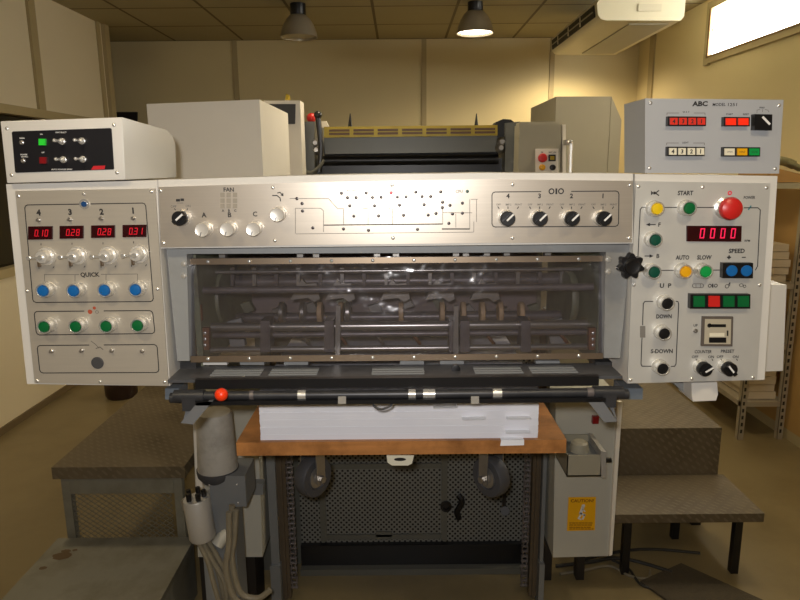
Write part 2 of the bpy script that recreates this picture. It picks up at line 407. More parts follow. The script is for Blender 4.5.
build(MB().box(RX + .004, RX + .01, wy0, wy1, wz0, wz1), 'pane', M['daylight'], win, 'bright daylit pane')
build(MB().box(RX - .004, RX + .004, wy0, wy1, wz0 + .17, wz0 + .176), 'glazing_bar', M['acwhite'], win)
# left partition: solid below, dark window band, panelled above
le = atx(107, 60, LX).y
zt = atx(2, 107, LX).z; zb = atx(8, 272, LX).z
struct(MB().box(LX - .1, LX, FRONT, le, 0, zb).box(LX - .1, LX, FRONT, le, zt, CEIL).box(LX - .1, LX, le - .35, le, zb, zt), 'wall_left', M['walll'])
wl = struct(MB().box(LX - .08, LX + .015, FRONT, le - .36, zb - .03, zb + .025).box(LX - .08, LX + .015, FRONT, le - .36, zt - .035, zt + .02), 'window_2', M['trim'], .003)
build(MB().box(LX - .06, LX - .05, FRONT, le - .35, zb, zt), 'pane', M['glass'], wl, 'dark glass band')
py_ = atx(34, 60, LX).y
struct(MB().box(LX, LX + .02, py_ - .03, py_ + .05, zt + .02, CEIL), 'trim_1', M['trim'], .003)
struct(MB().box(LX - .11, LX + .03, le - .06, le + .02, 0, CEIL).box(LX, LX + .015, le - .16, le - .11, 0, CEIL), 'trim_2', M['trim'], .003)
struct(MB().box(FARL, FARL + .1, FRONT, BACK, 0, CEIL), 'wall_farleft', M['wall'])
struct(MB().box(LX, LX + .012, FRONT, le - .07, 0, .045), 'baseboard_left', M['skirting'])
struct(MB().box(RX - .012, RX, FRONT, BACK, 0, .06), 'baseboard_right', M['trim'])
for i, px in enumerate((237, 424, 551)):
    x = at(px, 90, BACK).x
    struct(MB().box(x - .022, x + .022, BACK - .012, BACK, 0, CEIL), 'trim_%d' % (i + 3), M['trim'], .003)
ty = atx(652, 70, RX).y
struct(MB().box(RX - .015, RX, ty - .05, ty + .05, 0, CEIL), 'trim_6', M['trim'], .003)
o = thing('wall_notice_board', 'small black board on the shadowed back wall behind the left control box', 'board', at(124, 130, BACK))
build(MB().ppx([(112, 112), (137, 112), (137, 150), (112, 150)], BACK - .02, .02), 'panel', M['dark'], o)

# ------------------------------------------------------------------ ceiling lamps
def high_bay(loc, lit, label, group=None, light=None):
    x, y, z = loc
    t = thing('pendant_lamp', label, 'lamp', (x, y, CEIL), group)
    build(MB().lathe([(0, 0), (.05, 0), (.05, .015), (.012, .02), (.012, .05)], (x, y, CEIL), (0, 0, -1)).cyl((x, y, CEIL - .04), (x, y, z + .22), .012), 'stem', M['black'], t)
    build(MB().lathe([(0, 0), (.052, 0), (.056, .01), (.056, .08), (.05, .085), (0, .085)], (x, y, z + .145), (0, 0, 1)), 'ballast_housing', M['black'], t)
    pr = [(.045, .15), (.06, .145), (.085, .12), (.11, .08), (.128, .03), (.133, 0), (.136, -.004), (.13, -.004), (.124, .03), (.105, .08), (.08, .118), (.04, .14), (0, .14)]
    build(MB().lathe(pr, (x, y, z), (0, 0, 1), 32), 'lamp_shade', M['shade'], t)
    build(MB().lathe([(0, .012), (.125, .012), (.125, .018), (0, .018)], (x, y, z), (0, 0, 1), 32), 'lens', M['bulb'] if lit else M['lensoff'], t, 'glowing white lens' if lit else None)
    if lit: lamp_light('lamp_bulb', 'SPOT', (x, y, z - .01), light, WARM, .11, math.radians(165))
    return t
Y1 = 5.0
p = at(299, 37, Y1); high_bay(p, False, 'unlit grey pendant lamp, left of the two, hanging above the white machine cover')
p = at(475, 33, Y1); high_bay(p, True, 'glowing pendant lamp, right of the two, nearer the air conditioner', None, FAR_W)
# the rows continue overhead and behind the photographer
high_bay((-.75, .15, 2.45), True, 'lit pendant lamp overhead, left of the camera', None, LAMP_W)
high_bay((.57, .15, 2.45), True, 'lit pendant lamp overhead, right of the camera', None, LAMP_W)
high_bay((-1.6, 2.6, 2.45), True, 'lit pendant lamp above the left platform', None, LAMP_W * 1.1)
high_bay((1.45, 2.6, 2.45), True, 'lit pendant lamp above the right platform', None, LAMP_W * .8)
high_bay((-.1, 2.9, 2.45), True, 'lit pendant lamp above the middle of the press', None, LAMP_W * .75)
high_bay((1.52, 5.85, 2.51), True, 'lit pendant lamp hidden beyond the air conditioner', None, FAR_W)

# ------------------------------------------------------------------ panel fittings (shared meshes)
F = 1.25            # the plane of the operator panels
TX = F - .0006      # printed lettering sits just in front of it
def m_bezel(): return MB().lathe([(.0155, 0), (.0155, .003), (.0142, .005), (.0135, .006), (.0135, .017), (.0142, .019), (.0138, .0215), (.0122, .0218), (.0110, .0205), (.0108, .016), (0, .016)])
def m_cap(): return MB().lathe([(.0104, .0162), (.0104, .0215), (.0096, .023), (.006, .0236), (0, .0238)])
def m_capflat(): return MB().lathe([(.0106, .0162), (.0106, .019), (.0095, .0194), (0, .0190)])
def button(par, px, py, capmat, label, flat=False):
    b = put('push_button', cached('push_button', m_bezel, M['chrome']), at(px, py, F), par, label)
    k = 'cap' + capmat + str(flat)
    put('cap', cached(k, m_capflat if flat else m_cap, M[capmat]), at(px, py, F), b); return b
def m_screw(): return MB().lathe([(.0036, 0), (.0036, .0008), (.0028, .0018), (.0012, .0023), (0, .0024)], seg=12)
def screw(par, px, py, Y=F): return put('screw', cached('screw', m_screw, M['chrome']), at(px, py, Y), par)
def m_sel_base(): return MB().lathe([(.0155, 0), (.0155, .004), (.0148, .006), (.0148, .010), (.0142, .012), (0, .012)])
def selector(par, px, py, ang, label=None):
    b = put('selector_switch', cached('selbase', m_sel_base, M['chrome']), at(px, py, F), par, label)
    k = 'selknob%d' % ang
    def fn():
        mb = MB().lathe([(.0138, .012), (.0138, .024), (.0128, .0255), (0, .0255)])
        a = math.radians(ang); mb.cbox((0, -.0285, 0), .0075, .006, .025, 0, 0, a); return mb
    kn = put('knob', cached(k, fn, M['black']), at(px, py, F), b)
    def fp():
        a = math.radians(ang); return MB().cbox((.004 * math.sin(a), -.0317, .004 * math.cos(a)), .0034, .001, .017, 0, 0, a)
    put('pointer', cached('ptr%d' % ang, fp, M['whiteink']), at(px, py, F), b); return b
def m_knob(): return MB().lathe([(.0140, 0), (.0140, .005), (.0125, .006), (.0125, .009), (.0132, .010), (.0132, .026), (.0124, .0275), (.0115, .0272), (0, .0268)], seg=32)
def m_mark(): return MB().cbox((0, -.0278, .004), .0012, .0012, .015)
def alu_knob(par, px, py, ang=200):
    b = put('rotary_knob', cached('aluknob', m_knob, M['alu']), at(px, py, F), par)
    def fn():
        a = math.radians(ang); return MB().cbox((.009 * math.sin(a), -.0275, .009 * math.cos(a)), .0012, .0012, .009, 0, 0, a)
    put('index_mark', cached('amark%d' % ang, fn, M['ink']), at(px, py, F), b); return b

SEG = {'0': 'abcdef', '1': 'bc', '2': 'abged', '3': 'abgcd', '8': 'abcdefg'}
def seg_digits(mb, s, px, py, dw, dh, pitch, Y):
    x = px
    for ch in s:
        if ch == '.': mb.disc(x - pitch + dw / 2 + 1.2, py + dh / 2, .5, Y, 0, 6); continue
        a, b, t, m_, l = x - dw / 2, x + dw / 2, py - dh / 2, py, py + dh / 2
        k = .12 * dh
        pts = {'a': [(a + k, t), (b + k, t)], 'b': [(b + k, t), (b + k / 2, m_)], 'c': [(b + k / 2, m_), (b, l)], 'd': [(a, l), (b, l)], 'e': [(a + k / 2, m_), (a, l)], 'f': [(a + k, t), (a + k / 2, m_)], 'g': [(a + k / 2, m_), (b + k / 2, m_)]}
        for q in SEG[ch]: mb.line(pts[q], Y, max(.7, dh * .13))
        x += pitch

# ------------------------------------------------------------------ left control console
con = thing('control_console', 'tall aluminium faced control console at left with four red displays and blue and green buttons', 'control console', at(95, 384, 1.4))
hq = [(6, 184.2), (157.5, 180.2), (160, 246), (170, 386), (27, 384)]
build(MB().ppx(hq, F + .004, .26), 'housing', M['housing'], con, None, .003)
plate = build(MB().ppx([(15, 191), (155, 188.5), (168.5, 386), (34.5, 383)], F, .0042), 'front_plate', M['plate_l'], con, 'satin aluminium plate', .0006)
for q in ((18.5, 196), (84, 194), (151.5, 191.5), (27, 291), (157.5, 289), (37.5, 381), (100, 381.6), (164.5, 382)): screw(con, *q)
g = MB()
g.rrect(0, 0, 0, 0, TX, (79, 91), quad=[(24.5, 205), (145.5, 203), (153.5, 301.5), (33, 302.5)])
g.rrect(0, 0, 0, 0, TX, (84, 104), quad=[(34, 311.5), (152.5, 310.5), (155, 333.5), (36.5, 335)])
g.rrect(0, 0, 0, 0, TX, (89, 104), quad=[(37, 345.5), (157, 344.5), (159, 372.5), (40, 373)])
for t, x, y in (('4', 38.5, 212.5), ('3', 70, 212), ('2', 101.5, 211.7), ('1', 133, 210.6)): g.text(t, x, y, 6.2, TX, 0, .02)
g.text('QUICK', 90, 275, 5.4, TX, 0, .015)
g.line([(79, 274.6), (44.5, 274.6), (44.5, 281)], TX, .7, 1); g.line([(101, 274.3), (137.5, 274), (137.5, 280)], TX, .7, 1)
g.line([(75, 274.6), (75, 281)], TX, .7, 1); g.line([(106, 274.3), (106, 280)], TX, .7, 1)
for x, y in ((47, 256), (78, 255.4), (109, 255), (139.5, 254)):
    g.line([(x - 6, y - 12.5), (x - 6, y - 10.8)], TX, .7); g.line([(x + 6, y + 12), (x + 7, y + 10.6)], TX, .7); g.line([(x - 8, y + 12.5), (x - 8, y + 11)], TX, .7)
g.line([(91, 341), (95, 344), (99, 348)], TX, .8, 1); g.line([(96, 348.5), (100, 347), (103, 349.5)], TX, 1.0, 1)
g.disc(97, 312, 1.7, TX, 1, 14, .7)
build(g, 'printed_lettering', [M['ink'], M['greyink']], con)
build(MB().disc(90, 311.8, 2.3, TX, 0).disc(94.3, 308, 1.6, TX, 0), 'printed_dots', mat('red brown print', (170, 78, 52), .5, var=0), con)
em = build(MB().lathe([(.0095, 0), (.0095, .002), (0, .002)], at(84.7, 204, F)), 'emblem_lamp', M['chrome'], con, 'round lamp with blue centre')
build(MB().lathe([(.0052, .002), (.0052, .004), (0, .005)], at(84.7, 204, F)), 'lens', mat('navy lens', (30, 70, 120), .3, var=0), em)
def m_minis(): return MB().lathe([(.004, 0), (.004, .002), (.0025, .003), (.0025, .008), (0, .008)], seg=12)
for x, y in ((39, 220), (70, 219.5), (101.5, 218.5), (133.5, 218.2)): put('adjusting_screw', cached('minis', m_minis, M['steel']), at(x, y, F), con)
for (x0, y0, x1, y1), s in (((28, 226.5, 52, 239.7), '0.10'), ((59.5, 226, 83, 238.8), '0.28'), ((91, 225.5, 114.5, 238), '0.28'), ((122.5, 225, 146, 237.3), '0.31')):
    d = build(MB().ppx([(x0, y0), (x1, y0 - .3), (x1, y1 - .4), (x0, y1)], F - .004, .004), 'digital_display', [M['disp']], con, 'dark window showing red digits ' + s, .0005)
    mb = MB(); seg_digits(mb, s, x0 + 8, (y0 + y1) / 2, 2.6, 6, 5, F - .0048); build(mb, 'digits', M['digit'], d)
def m_dial(): return MB().lathe([(.0175, 0), (.0175, .003), (.016, .005), (.0128, .005), (.0128, .012), (.012, .014), (.012, .020), (.0108, .0215), (0, .0215)], seg=28)
def m_lever(): return MB().cbox((-.010, -.0235, .0), .024, .004, .0045).cyl((-.022, -.021, -.0005), (-.022, -.027, -.0005), .0042, None, 10).cyl((0, -.021, 0), (0, -.0265, 0), .005, None, 12)
def m_lock(): return MB().cbox((-.007, -.018, -.013), .004, .006, .010)
for x, y in ((47, 256), (78, 255.4), (109, 255), (139.5, 254)):
    b = put('locking_dial', cached('dial', m_dial, M['alu']), at(x, y, F), con)
    put('lever', cached('lever', m_lever, M['chrome']), at(x, y, F), b); put('lock_pin', cached('lock', m_lock, M['brass']), at(x, y, F), b)
for x, y in ((48.5, 289), (78.5, 289), (109, 288.5), (139.5, 288)): button(con, x, y, 'blue', 'blue push button')
for x, y in ((49.5, 324.5), (80.5, 324.3), (110.5, 324), (141.5, 323.3)): button(con, x, y, 'green', 'green push button')
for x, y in ((52, 351), (82, 350.5), (112, 350.5), (142.5, 351)): put('adjusting_screw', cached('minis', m_minis, M['steel']), at(x, y, F), con)
build(MB().lathe([(.0122, 0), (.0122, .002), (.011, .003), (0, .003)], at(97.7, 362.7, F)), 'blanking_plug', M['rubber'], con, 'round dark plug')

# ------------------------------------------------------------------ centre control panel
pan = thing('control_desk', 'long brushed aluminium control panel across the press with line diagram and rows of knobs', 'control panel', at(396, 247, 1.35))
build(MB().ppx([(158, 180), (310, 175.3), (490, 172.8), (633, 173.5), (632.7, 243.5), (161, 248.5)], F + .004, .22), 'housing', M['housing'], pan, None, .004)
build(MB().ppx([(158.5, 187), (310, 182.4), (490, 179.2), (633, 180.8), (632, 242.5), (490, 243), (310, 245), (161, 247.5)], F, .0042), 'front_plate', M['brushed'], pan, 'brushed aluminium plate', .0006)
for q in ((160.5, 190.8), (163.5, 243), (273, 187.5), (275, 240.5), (392, 185), (393, 238), (512.5, 184.5), (512.5, 238), (630, 185), (629, 238)): screw(pan, *q)
g = MB()
g.rpx(176, 199, 180, 201.5, TX).rpx(180.5, 198.5, 184, 201, TX)
g.line([(177, 203), (183, 203)], TX, .5, 1)
g.text('OFF', 173.5, 206.5, 2.4, TX, 1); g.text('ON', 188, 206, 2.4, TX, 1); g.line([(174.5, 208.6), (175.5, 210)], TX, .7); g.line([(187.5, 208.6), (187, 210)], TX, .7)
g.text('FAN', 228.7, 189.6, 4.2, TX, 0, .012)
for x in (222.5, 228.7, 235):
    for y in (195, 200.7, 206): g.rpx(x - 2.2, y - 2.3, x + 2.2, y + 2.3, TX, 2)
for t, x in (('A', 223), ('B', 229), ('C', 235.3)): g.text(t, x, 210.6, 2.6, TX, 0, .01)
for t, x, y in (('A', 204, 215), ('B', 229.6, 214.8), ('C', 255, 214)): g.text(t, x, y, 5, TX, 0, .012)
g.line([(272.5, 195.5), (277, 195.5), (280, 198), (280.5, 201)], TX, 1); g.line([(277.5, 193), (280, 192.3), (282.5, 195)], TX, .9); g.line([(281, 195), (283, 195.6), (282.8, 193.3)], TX, .9)
# line diagram of the press
def S(x, y): return (310 + x / 4.444, 170 + y / 4.444)
g.line([S(62, 245), S(588, 240)], TX, 1.1, 0); g.line([S(588, 262), S(708, 262)], TX, 1.5, 1)
for pl in ([(-90, 127), (82, 127), (123, 172), (150, 172)], [(-65, 170), (48, 170), (60, 182), (60, 275)], [(-65, 170), (-65, 282)], [(-62, 284), (725, 276)], [(149, 175), (149, 240)], [(258, 172), (258, 240)], [(367, 172), (367, 240)], [(710, 130), (710, 262)],
           [(590, 190), (720, 190)], [(590, 167), (590, 240)], [(740, 130), (740, 230)], [(715, 130), (745, 130)], [(728, 230), (728, 276)], [(233, 172), (258, 172)], [(345, 172), (367, 172)], [(165, 90), (165, 110)], [(165, 90), (205, 90)], [(275, 90), (315, 90)], [(275, 90), (275, 110)], [(648, 195), (648, 255)]):
    g.line([S(*q) for q in pl], TX, .55, 1)
g.text('CPU', *S(663, 95), 2.8, TX, 1)
g.rrect(0, 0, 0, 0, TX, (541, 571.5), quad=[(492, 192), (619, 191), (618.5, 226.3), (492, 227)])
g.disc(551.5, 191.3, 3.0, TX, 0, 18, .6); g.rpx(555.4, 188.4, 557.3, 194.2, TX); g.disc(561, 191.2, 3.0, TX, 0, 18, .6)
for t, x in (('4', 508), ('3', 539.6), ('2', 571.5), ('1', 603)):
    g.text(t, x, 195.9, 4.8, TX, 0, .015)
    for q, dx in (('OFF', -9.5), ('IMP.2', .5), ('PRINT', 10.5)): g.text(q, x + dx, 204.5, 1.9, TX, 1)
    for dx, k in ((-9.5, 1), (0, 0), (10, -1)): g.line([(x + dx - k * .6, 206.8), (x + dx + k * .6, 208.6)], TX, .9)
build(g, 'printed_lettering', [M['ink'], M['greyink'], M['sqink']], pan)
def m_led(): return MB().lathe([(.0031, 0), (.0031, .001), (.0022, .002), (0, .0024)], seg=12)
dots = [(140, 103), (167, 123), (205, 123), (177, 159), (195, 205), (250, 102), (278, 122), (316, 121), (287, 159), (305, 204), (388, 120), (427, 119), (398, 156), (416, 201), (470, 98), (498, 118), (536, 118), (507, 154), (525, 200), (560, 193), (581, 97), (589, 143), (588, 167), (622, 157), (633, 195), (617, 237), (677, 147), (677, 192), (149, 262), (260, 268), (478, 264), (13, 257), (-58, 127), (-35, 149), (-33, 182)]
for q in dots: put('indicator_light', cached('led', m_led, M['leddark']), at(*S(*q), F), pan)
put('indicator_light', cached('ledr', m_led, M['ledred']), at(*S(360, 101), F), pan, 'red indicator light')
put('indicator_light', cached('ledg', m_led, M['dgreen']), at(*S(699, 95), F), pan, 'green indicator light')
selector(pan, 183, 217.5, 50, 'black selector knob with white pointer')
for x, y in ((206, 228.7), (230.5, 228.2), (256, 228)): alu_knob(pan, x, y)
alu_knob(pan, 279.5, 213.8, 200)
for x in (506, 538, 569.5, 601): selector(pan, x, 217.8, 45)

# ------------------------------------------------------------------ right control console
con = thing('control_console', 'tall pale control console at right with red emergency button and green digital speed display', 'control console', at(695, 382, 1.4))
con['label'] = 'tall pale control console at right with round red stop button and speed display'
build(MB().ppx([(635, 174), (777.5, 176), (764.5, 379.8), (627, 383.5), (633.5, 246)], F + .004, .26), 'housing', M['housing'], con, None, .003)
build(MB().ppx([(636, 181), (770.5, 183.3), (757, 379.8), (627.5, 383.5)], F, .0042), 'front_plate', M['plate_r'], con, 'pale satin plate', .0006)
for q in ((638.5, 186.5), (702.6, 187), (766.5, 187.7), (634, 285), (759.5, 285), (630.5, 380), (691.7, 378.7), (753, 377.6)): screw(con, *q)
g = MB()
g.line([(665, 207.4), (677, 207.4)], TX, .9); g.line([(693, 207.4), (714, 207.5)], TX, .9); g.line([(744, 207.8), (758, 207.8), (760.3, 210), (757.6, 266), (755.5, 270)], TX, .9)
g.line([(645, 207.2), (642, 207.2), (640.3, 209.5), (638, 256)], TX, .9)
g.line([(660, 270.4), (674, 270.3)], TX, .9); g.line([(690, 270.2), (694, 270.2)], TX, .9); g.line([(713, 270.1), (721.5, 270)], TX, .9)
g.line([(748.5, 209.6), (751, 206)], TX, 1.4, 2)
g.prism([at(651, 190.7, TX), at(653.6, 193, TX), at(651, 195.3, TX)], (0, -.0002, 0)); g.rpx(653.4, 191.6, 655.4, 194.4, TX); g.line([(655.4, 193), (658.8, 190.6)], TX, 1.1); g.line([(655.4, 193), (658.8, 195.4)], TX, 1.1)
g.text('START', 685.5, 193, 4.6, TX, 0, .014, 15.5); g.text('POWER', 749.5, 197.5, 3, TX, 0, .01, 11.5)
g.text('F', 659.5, 224.6, 4.2, TX, 0, .012); g.line([(650, 224.6), (655.5, 224.6)], TX, .9); g.prism([at(646, 224.6, TX), at(650, 222.9, TX), at(650, 226.3, TX)], (0, -.0002, 0))
g.text('B', 658, 256, 4.2, TX, 0, .012); g.line([(644.8, 256), (650, 256)], TX, .9); g.prism([at(653.5, 256, TX), at(649.5, 254.3, TX), at(649.5, 257.7, TX)], (0, -.0002, 0))
g.text('AUTO', 682.5, 257.5, 4.6, TX, 0, .014, 13.5); g.text('SLOW', 704.4, 257.4, 4.6, TX, 0, .014, 14.5); g.text('SPEED', 736.8, 250.9, 4.6, TX, 0, .014, 16)
g.text('+', 729, 257.3, 4, TX, 0, .03); g.text('-', 743.8, 257.3, 1, TX, 0, .03, 4); g.text('RPM', 747.3, 240.7, 2.2, TX)
g.text('U  P', 665.6, 285.6, 4.6, TX, 0, .014, 11.5); g.text('DOWN', 664, 316.4, 4.4, TX, 0, .014, 15.5); g.text('S-DOWN', 661.8, 351.2, 4.4, TX, 0, .014, 22)
g.line([(653, 301.4), (645, 301.4), (643.3, 303.5), (642.6, 325)], TX, .9); g.line([(642, 338), (641, 364), (642, 366.2), (654, 366.3)], TX, .9)
g.line([(676, 301.2), (678, 301.6), (678.7, 304), (676, 364), (674.6, 366.3), (671, 366.4)], TX, .9)
g.rpx(640, 326, 645.4, 337.6, TX, 1)
g.rrect(692.5, 283.8, 703.5, 287.6, TX, None, .7, 1, None, 1.5); g.line([(696, 283.8), (696, 287.6)], TX, .6, 1); g.line([(700.5, 283.8), (700.5, 287.6)], TX, .6, 1)
g.disc(709.8, 285.7, 1.9, TX, 0, 14, .6); g.rpx(712, 283.8, 713.4, 287.6, TX); g.disc(715.8, 285.6, 1.9, TX, 0, 14, .6)
g.disc(727, 286.3, 2.1, TX, 0, 14, .7); g.line([(728.4, 284.8), (730, 282.5), (729.6, 286)], TX, .7); g.disc(741.3, 285.2, 2.2, TX, 0, 14, .7, .8); g.disc(744.6, 286.3, 1.6, TX, 0, 14, .65)
g.text('UP', 695.6, 325.4, 2.6, TX, 0, .01); g.text('COUNTER', 703.2, 351.7, 3.4, TX, 0, .01, 17); g.text('PRESET', 727.6, 351.2, 3.4, TX, 0, .01, 13.5)
for t, x in (('OFF', 695, ), ('ON', 711), ('OFF', 720), ('ON', 735.6)):
    g.text(t, x, 356.8, 2.8, TX, 0, .006); g.line([(x + 1, 359), (x + 1.8, 360.5)], TX, .8)
build(g, 'printed_lettering', [M['ink'], M['greyink'], mat('teal print', (70, 130, 140), .6, var=0)], con)
build(MB().disc(729.8, 193, 2.2, TX, 0, 18, .45), 'printed_ring', M['ledred'], con)
button(con, 653, 208.2, 'yellow', 'yellow push button'); button(con, 684.8, 207.6, 'green', 'green start button')
button(con, 651.3, 239, 'dgreen', 'dark green push button'); button(con, 650.3, 270.6, 'dgreen', 'dark green push button')
button(con, 681.2, 270.2, 'amber', 'amber push button'); button(con, 701, 270.2, 'lgreen', 'bright green push button')
e = build(MB().lathe([(.021, 0), (.021, .004), (.0165, .006), (.0165, .013), (0, .013)], at(724.5, 207.8, F)), 'emergency_button', M['chrome'], con, 'red mushroom stop button')
build(MB().lathe([(.012, .013), (.014, .016), (.0205, .019), (.0215, .024), (.019, .031), (.012, .035), (0, .0365)], at(724.5, 207.8, F), seg=32), 'cap', M['red'], e)
d = build(MB().ppx([(687, 225.8), (741.8, 226), (741.3, 241.7), (687, 241.4)], F - .004, .004), 'digital_display', M['disp'], con, 'dark window showing red digits 0000', .0005)
mb = MB(); seg_digits(mb, '0000', 701.8, 233.3, 3.6, 9, 10.3, F - .0048); build(mb, 'digits', M['digitr'], d)
d = build(MB().ppx([(723, 263), (753.2, 263), (753, 278.3), (722.6, 278.1)], F - .012, .012), 'button_block', M['black'], con, 'black block of two round blue buttons', .001)
for x in (731.5, 746.3): build(MB().lathe([(.0108, 0), (.0108, .002), (.010, .003), (0, .0034)], at(x, 270.7, F - .012)), 'cap', M['blue'], d)
d = build(MB().ppx([(690.5, 294.2), (750.5, 294.3), (750.3, 308.6), (690.2, 308.7)], F - .012, .012), 'button_block', M['black'], con, 'black block of four square buttons', .001)
for x, m_ in ((699.3, 'green'), (714.3, 'red'), (729, 'green'), (743.6, 'green')): build(MB().ppx([(x - 5.6, 296), (x + 5.6, 296), (x + 5.6, 306.8), (x - 5.6, 306.8)], F - .0145, .003), 'cap', M[m_], d, None, .0008)
for x, y in ((663.5, 301.8), (660.5, 331.4), (659, 366)): button(con, x, y, 'black', 'black push button', True)
d = build(MB().ppx([(702.6, 316.6), (733.4, 316.8), (732.5, 346.5), (701.5, 346.2)], F - .005, .005), 'preset_counter', mat('brown grey frame', (92, 84, 78), .5, var=.03), con, 'square counter window', .001)
build(MB().ppx([(705, 319), (731.2, 319.2), (730.6, 344.2), (704.2, 344)], F - .0056, .0006), 'face', mat('counter face', (178, 170, 150), .4, var=.03), d)
build(MB().rpx(711, 324.2, 726, 327.2, F - .0058).disc(709.5, 325.5, 2.2, F - .0058).rpx(709, 337.5, 726.3, 342.8, F - .0058).rpx(726.8, 330.5, 728.4, 336, F - .0058), 'number_wheels', M['black'], d)
build(MB().rpx(709.5, 333, 724.5, 336.6, F - .0058), 'scale_strip', M['whitelens'], d)
t_ = build(MB().lathe([(.0042, 0), (.0042, .004), (0, .004)], at(695, 330.6, F), seg=12).cyl(at(695, 330.6, F - .003), at(696, 332, F - .012), .0016), 'toggle_switch', M['steel'], con)
selector(con, 700.3, 366.3, 58); selector(con, 724.8, 366.2, -40)
# small bracket and cream box under the console
build(MB().ppx([(672, 382), (697, 383), (697, 399), (690, 398)], F + .06, .1), 'bracket', M['frame_grey'], con, None, .001)
build(MB().ppx([(691.5, 383), (717, 382.2), (718, 394), (716, 400.5), (693, 401.5), (691.8, 396)], F + .02, .07), 'lower_switch_box', M['housing'], con, None, .002)
jb = thing('junction_box', 'plain white box fixed to the right side of the right console', 'box', at(777, 370, 1.4))
q = [at(*p_, 1.40) for p_ in ((766.5, 283.5), (786.6, 285), (782.9, 370.8), (763, 373))]; q[0].x = q[3].x = at(777.5, 176, F + .004).x + .004
build(MB().prism(q, (0, .09, 0)), 'body', M['housing'], jb, None, .004)

# ------------------------------------------------------------------ boxes standing on the consoles
bx = thing('control_box', 'white box with black switch panel on top of the left console', 'control box', at(65, 182, 1.4))
tl, tr, br, bl = (0, 121.3), (122.5, 117), (125.3, 179.8), (6.8, 183.2)
q = [at(*p_, F - .012) for p_ in (tl, tr, br, bl)]
mb = MB(); xr = at(172, 150, 1.54).x
# sloping-backed side profile swept across
A = [q[3], q[0], q[1], q[2]]
back = [Vector((A[1].x, 1.46, A[1].z)), Vector((A[1].x, 1.54, A[1].z - .05)), Vector((A[0].x, 1.525, A[0].z))]
prL = [A[0], A[1], Vector((A[1].x, 1.47, A[1].z - .010)), Vector((A[1].x, 1.505, A[1].z - .022)), Vector((A[1].x, 1.52, A[1].z - .04)), Vector((A[0].x, 1.525, A[0].z))]
prR = [A[3], A[2], Vector((A[2].x, 1.47, A[2].z - .010)), Vector((A[2].x, 1.505, A[2].z - .022)), Vector((A[2].x, 1.52, A[2].z - .04)), Vector((A[3].x, 1.525, A[3].z))]
vl = [mb.b.verts.new(v) for v in prL]; vr = [mb.b.verts.new(v) for v in prR]
mb.b.faces.new(vl[::-1]); mb.b.faces.new(vr)
for i in range(6): mb.b.faces.new((vl[i], vl[(i + 1) % 6], vr[(i + 1) % 6], vr[i]))
bmesh.ops.recalc_face_normals(mb.b, faces=mb.b.faces)
build(mb, 'housing', M['housing'], bx, None, .002)
FB = F - .012; TB = FB - .0026
build(MB().ppx([(11.7, 132.5), (13, 131.4), (110, 128), (111.3, 129), (113.8, 168.5), (113, 169.5), (16, 172.8), (15, 172)], FB - .002, .002), 'switch_panel', M['blackpanel'], bx, 'black switch panel')
for q_ in ((7, 128.4), (114, 124.8), (117, 172.5), (11.7, 175)): screw(bx, *q_, FB)
g = MB()
for s_, x, y, h in (('MAIN', 22, 138.2, 1.5), ('POWER', 24, 154.6, 1.5), ('SETTING', 24.5, 156.8, 1.3), ('ON', 41.2, 134.2, 1.3), ('OFF', 43, 152.4, 1.3), ('UNIT SELECT', 61, 132.4, 1.4), ('AUTO POWDER SPRAY', 62, 169.4, 1.5)): g.text(s_, x, y, h, TB)
build(g, 'printed_lettering', M['whiteink'], bx)
build(MB().prism([at(91, 169.8, TB), at(93.5, 166, TB), at(105.3, 165.5, TB), at(104.6, 169.2, TB)], (0, -.0002, 0)), 'red_mark', mat('red mark', (200, 30, 40), .5, var=0), bx)
for x, y, m_ in ((41.7, 142, 'grnlit'), (42.6, 160.3, 'darkred')): build(MB().ppx([(x - 3.2, y - 3.2), (x + 3.2, y - 3.2), (x + 3.2, y + 3.2), (x - 3.2, y + 3.2)], FB - .007, .005), 'button', M[m_], bx, 'green lit button' if m_ == 'grnlit' else 'dark red button', .0006)
def m_tog(): return MB().lathe([(.0062, 0), (.0062, .003), (.0045, .004), (.0045, .008), (0, .008)], seg=14).cyl((0, -.006, 0), (-.004, -.02, .001), .0018, .003, 10).ball((-.0042, -.0205, .001), .0034, 10)
for x, y in ((62.4, 141.4), (82.4, 141), (63.8, 159.7), (83.4, 159.3)): put('toggle_switch', cached('tog', m_tog, M['chrome']), at(x, y, FB - .002), bx)
for x, y in ((22, 142.5), (23.4, 160.8)): put('jack_socket', cached('jack', lambda: MB().lathe([(.0042, 0), (.0042, .002), (.0025, .003), (.0018, .001), (0, .001)], seg=14), M['steel']), at(x, y, FB - .002), bx)

bx = thing('control_box', 'blue grey box marked ABC on top of the right console', 'control box', at(712, 175, 1.35))
build(MB().ppx([(645.2, 98.4), (783.6, 99.8), (779, 173.6), (645, 173.2)], F + .006, .115), 'housing', M['abc_grey'], bx, None, .003)
FA = F + .006; TA = FA - .0006
for q_ in ((650.5, 103), (779, 105.4), (649.5, 168), (775, 168.7)): screw(bx, *q_, FA)
g = MB()
g.text('ABC', 700, 103.7, 5, TA, 0, .02, 15.5); g.text('MODEL', 719.2, 104.5, 3, TA, 0, .006, 13).text('1251', 732.5, 104.6, 3, TA, 0, .006, 9)
for (a, b, y) in ((667, 705, 113), (666.6, 704.4, 143)):
    g.line([(a, y + 2), (a, y), (a + 12, y)], TA, .6, 1); g.line([(b - 11, y), (b, y), (b, y + 2)], TA, .6, 1)
g.text('W A Y', 686, 112, 1.7, TA); g.text('LIGHT', 685.5, 142.6, 1.7, TA)
g.text('START', 729.5, 114.2, 1.7, TA); g.text('RESET', 746, 114.2, 1.7, TA)
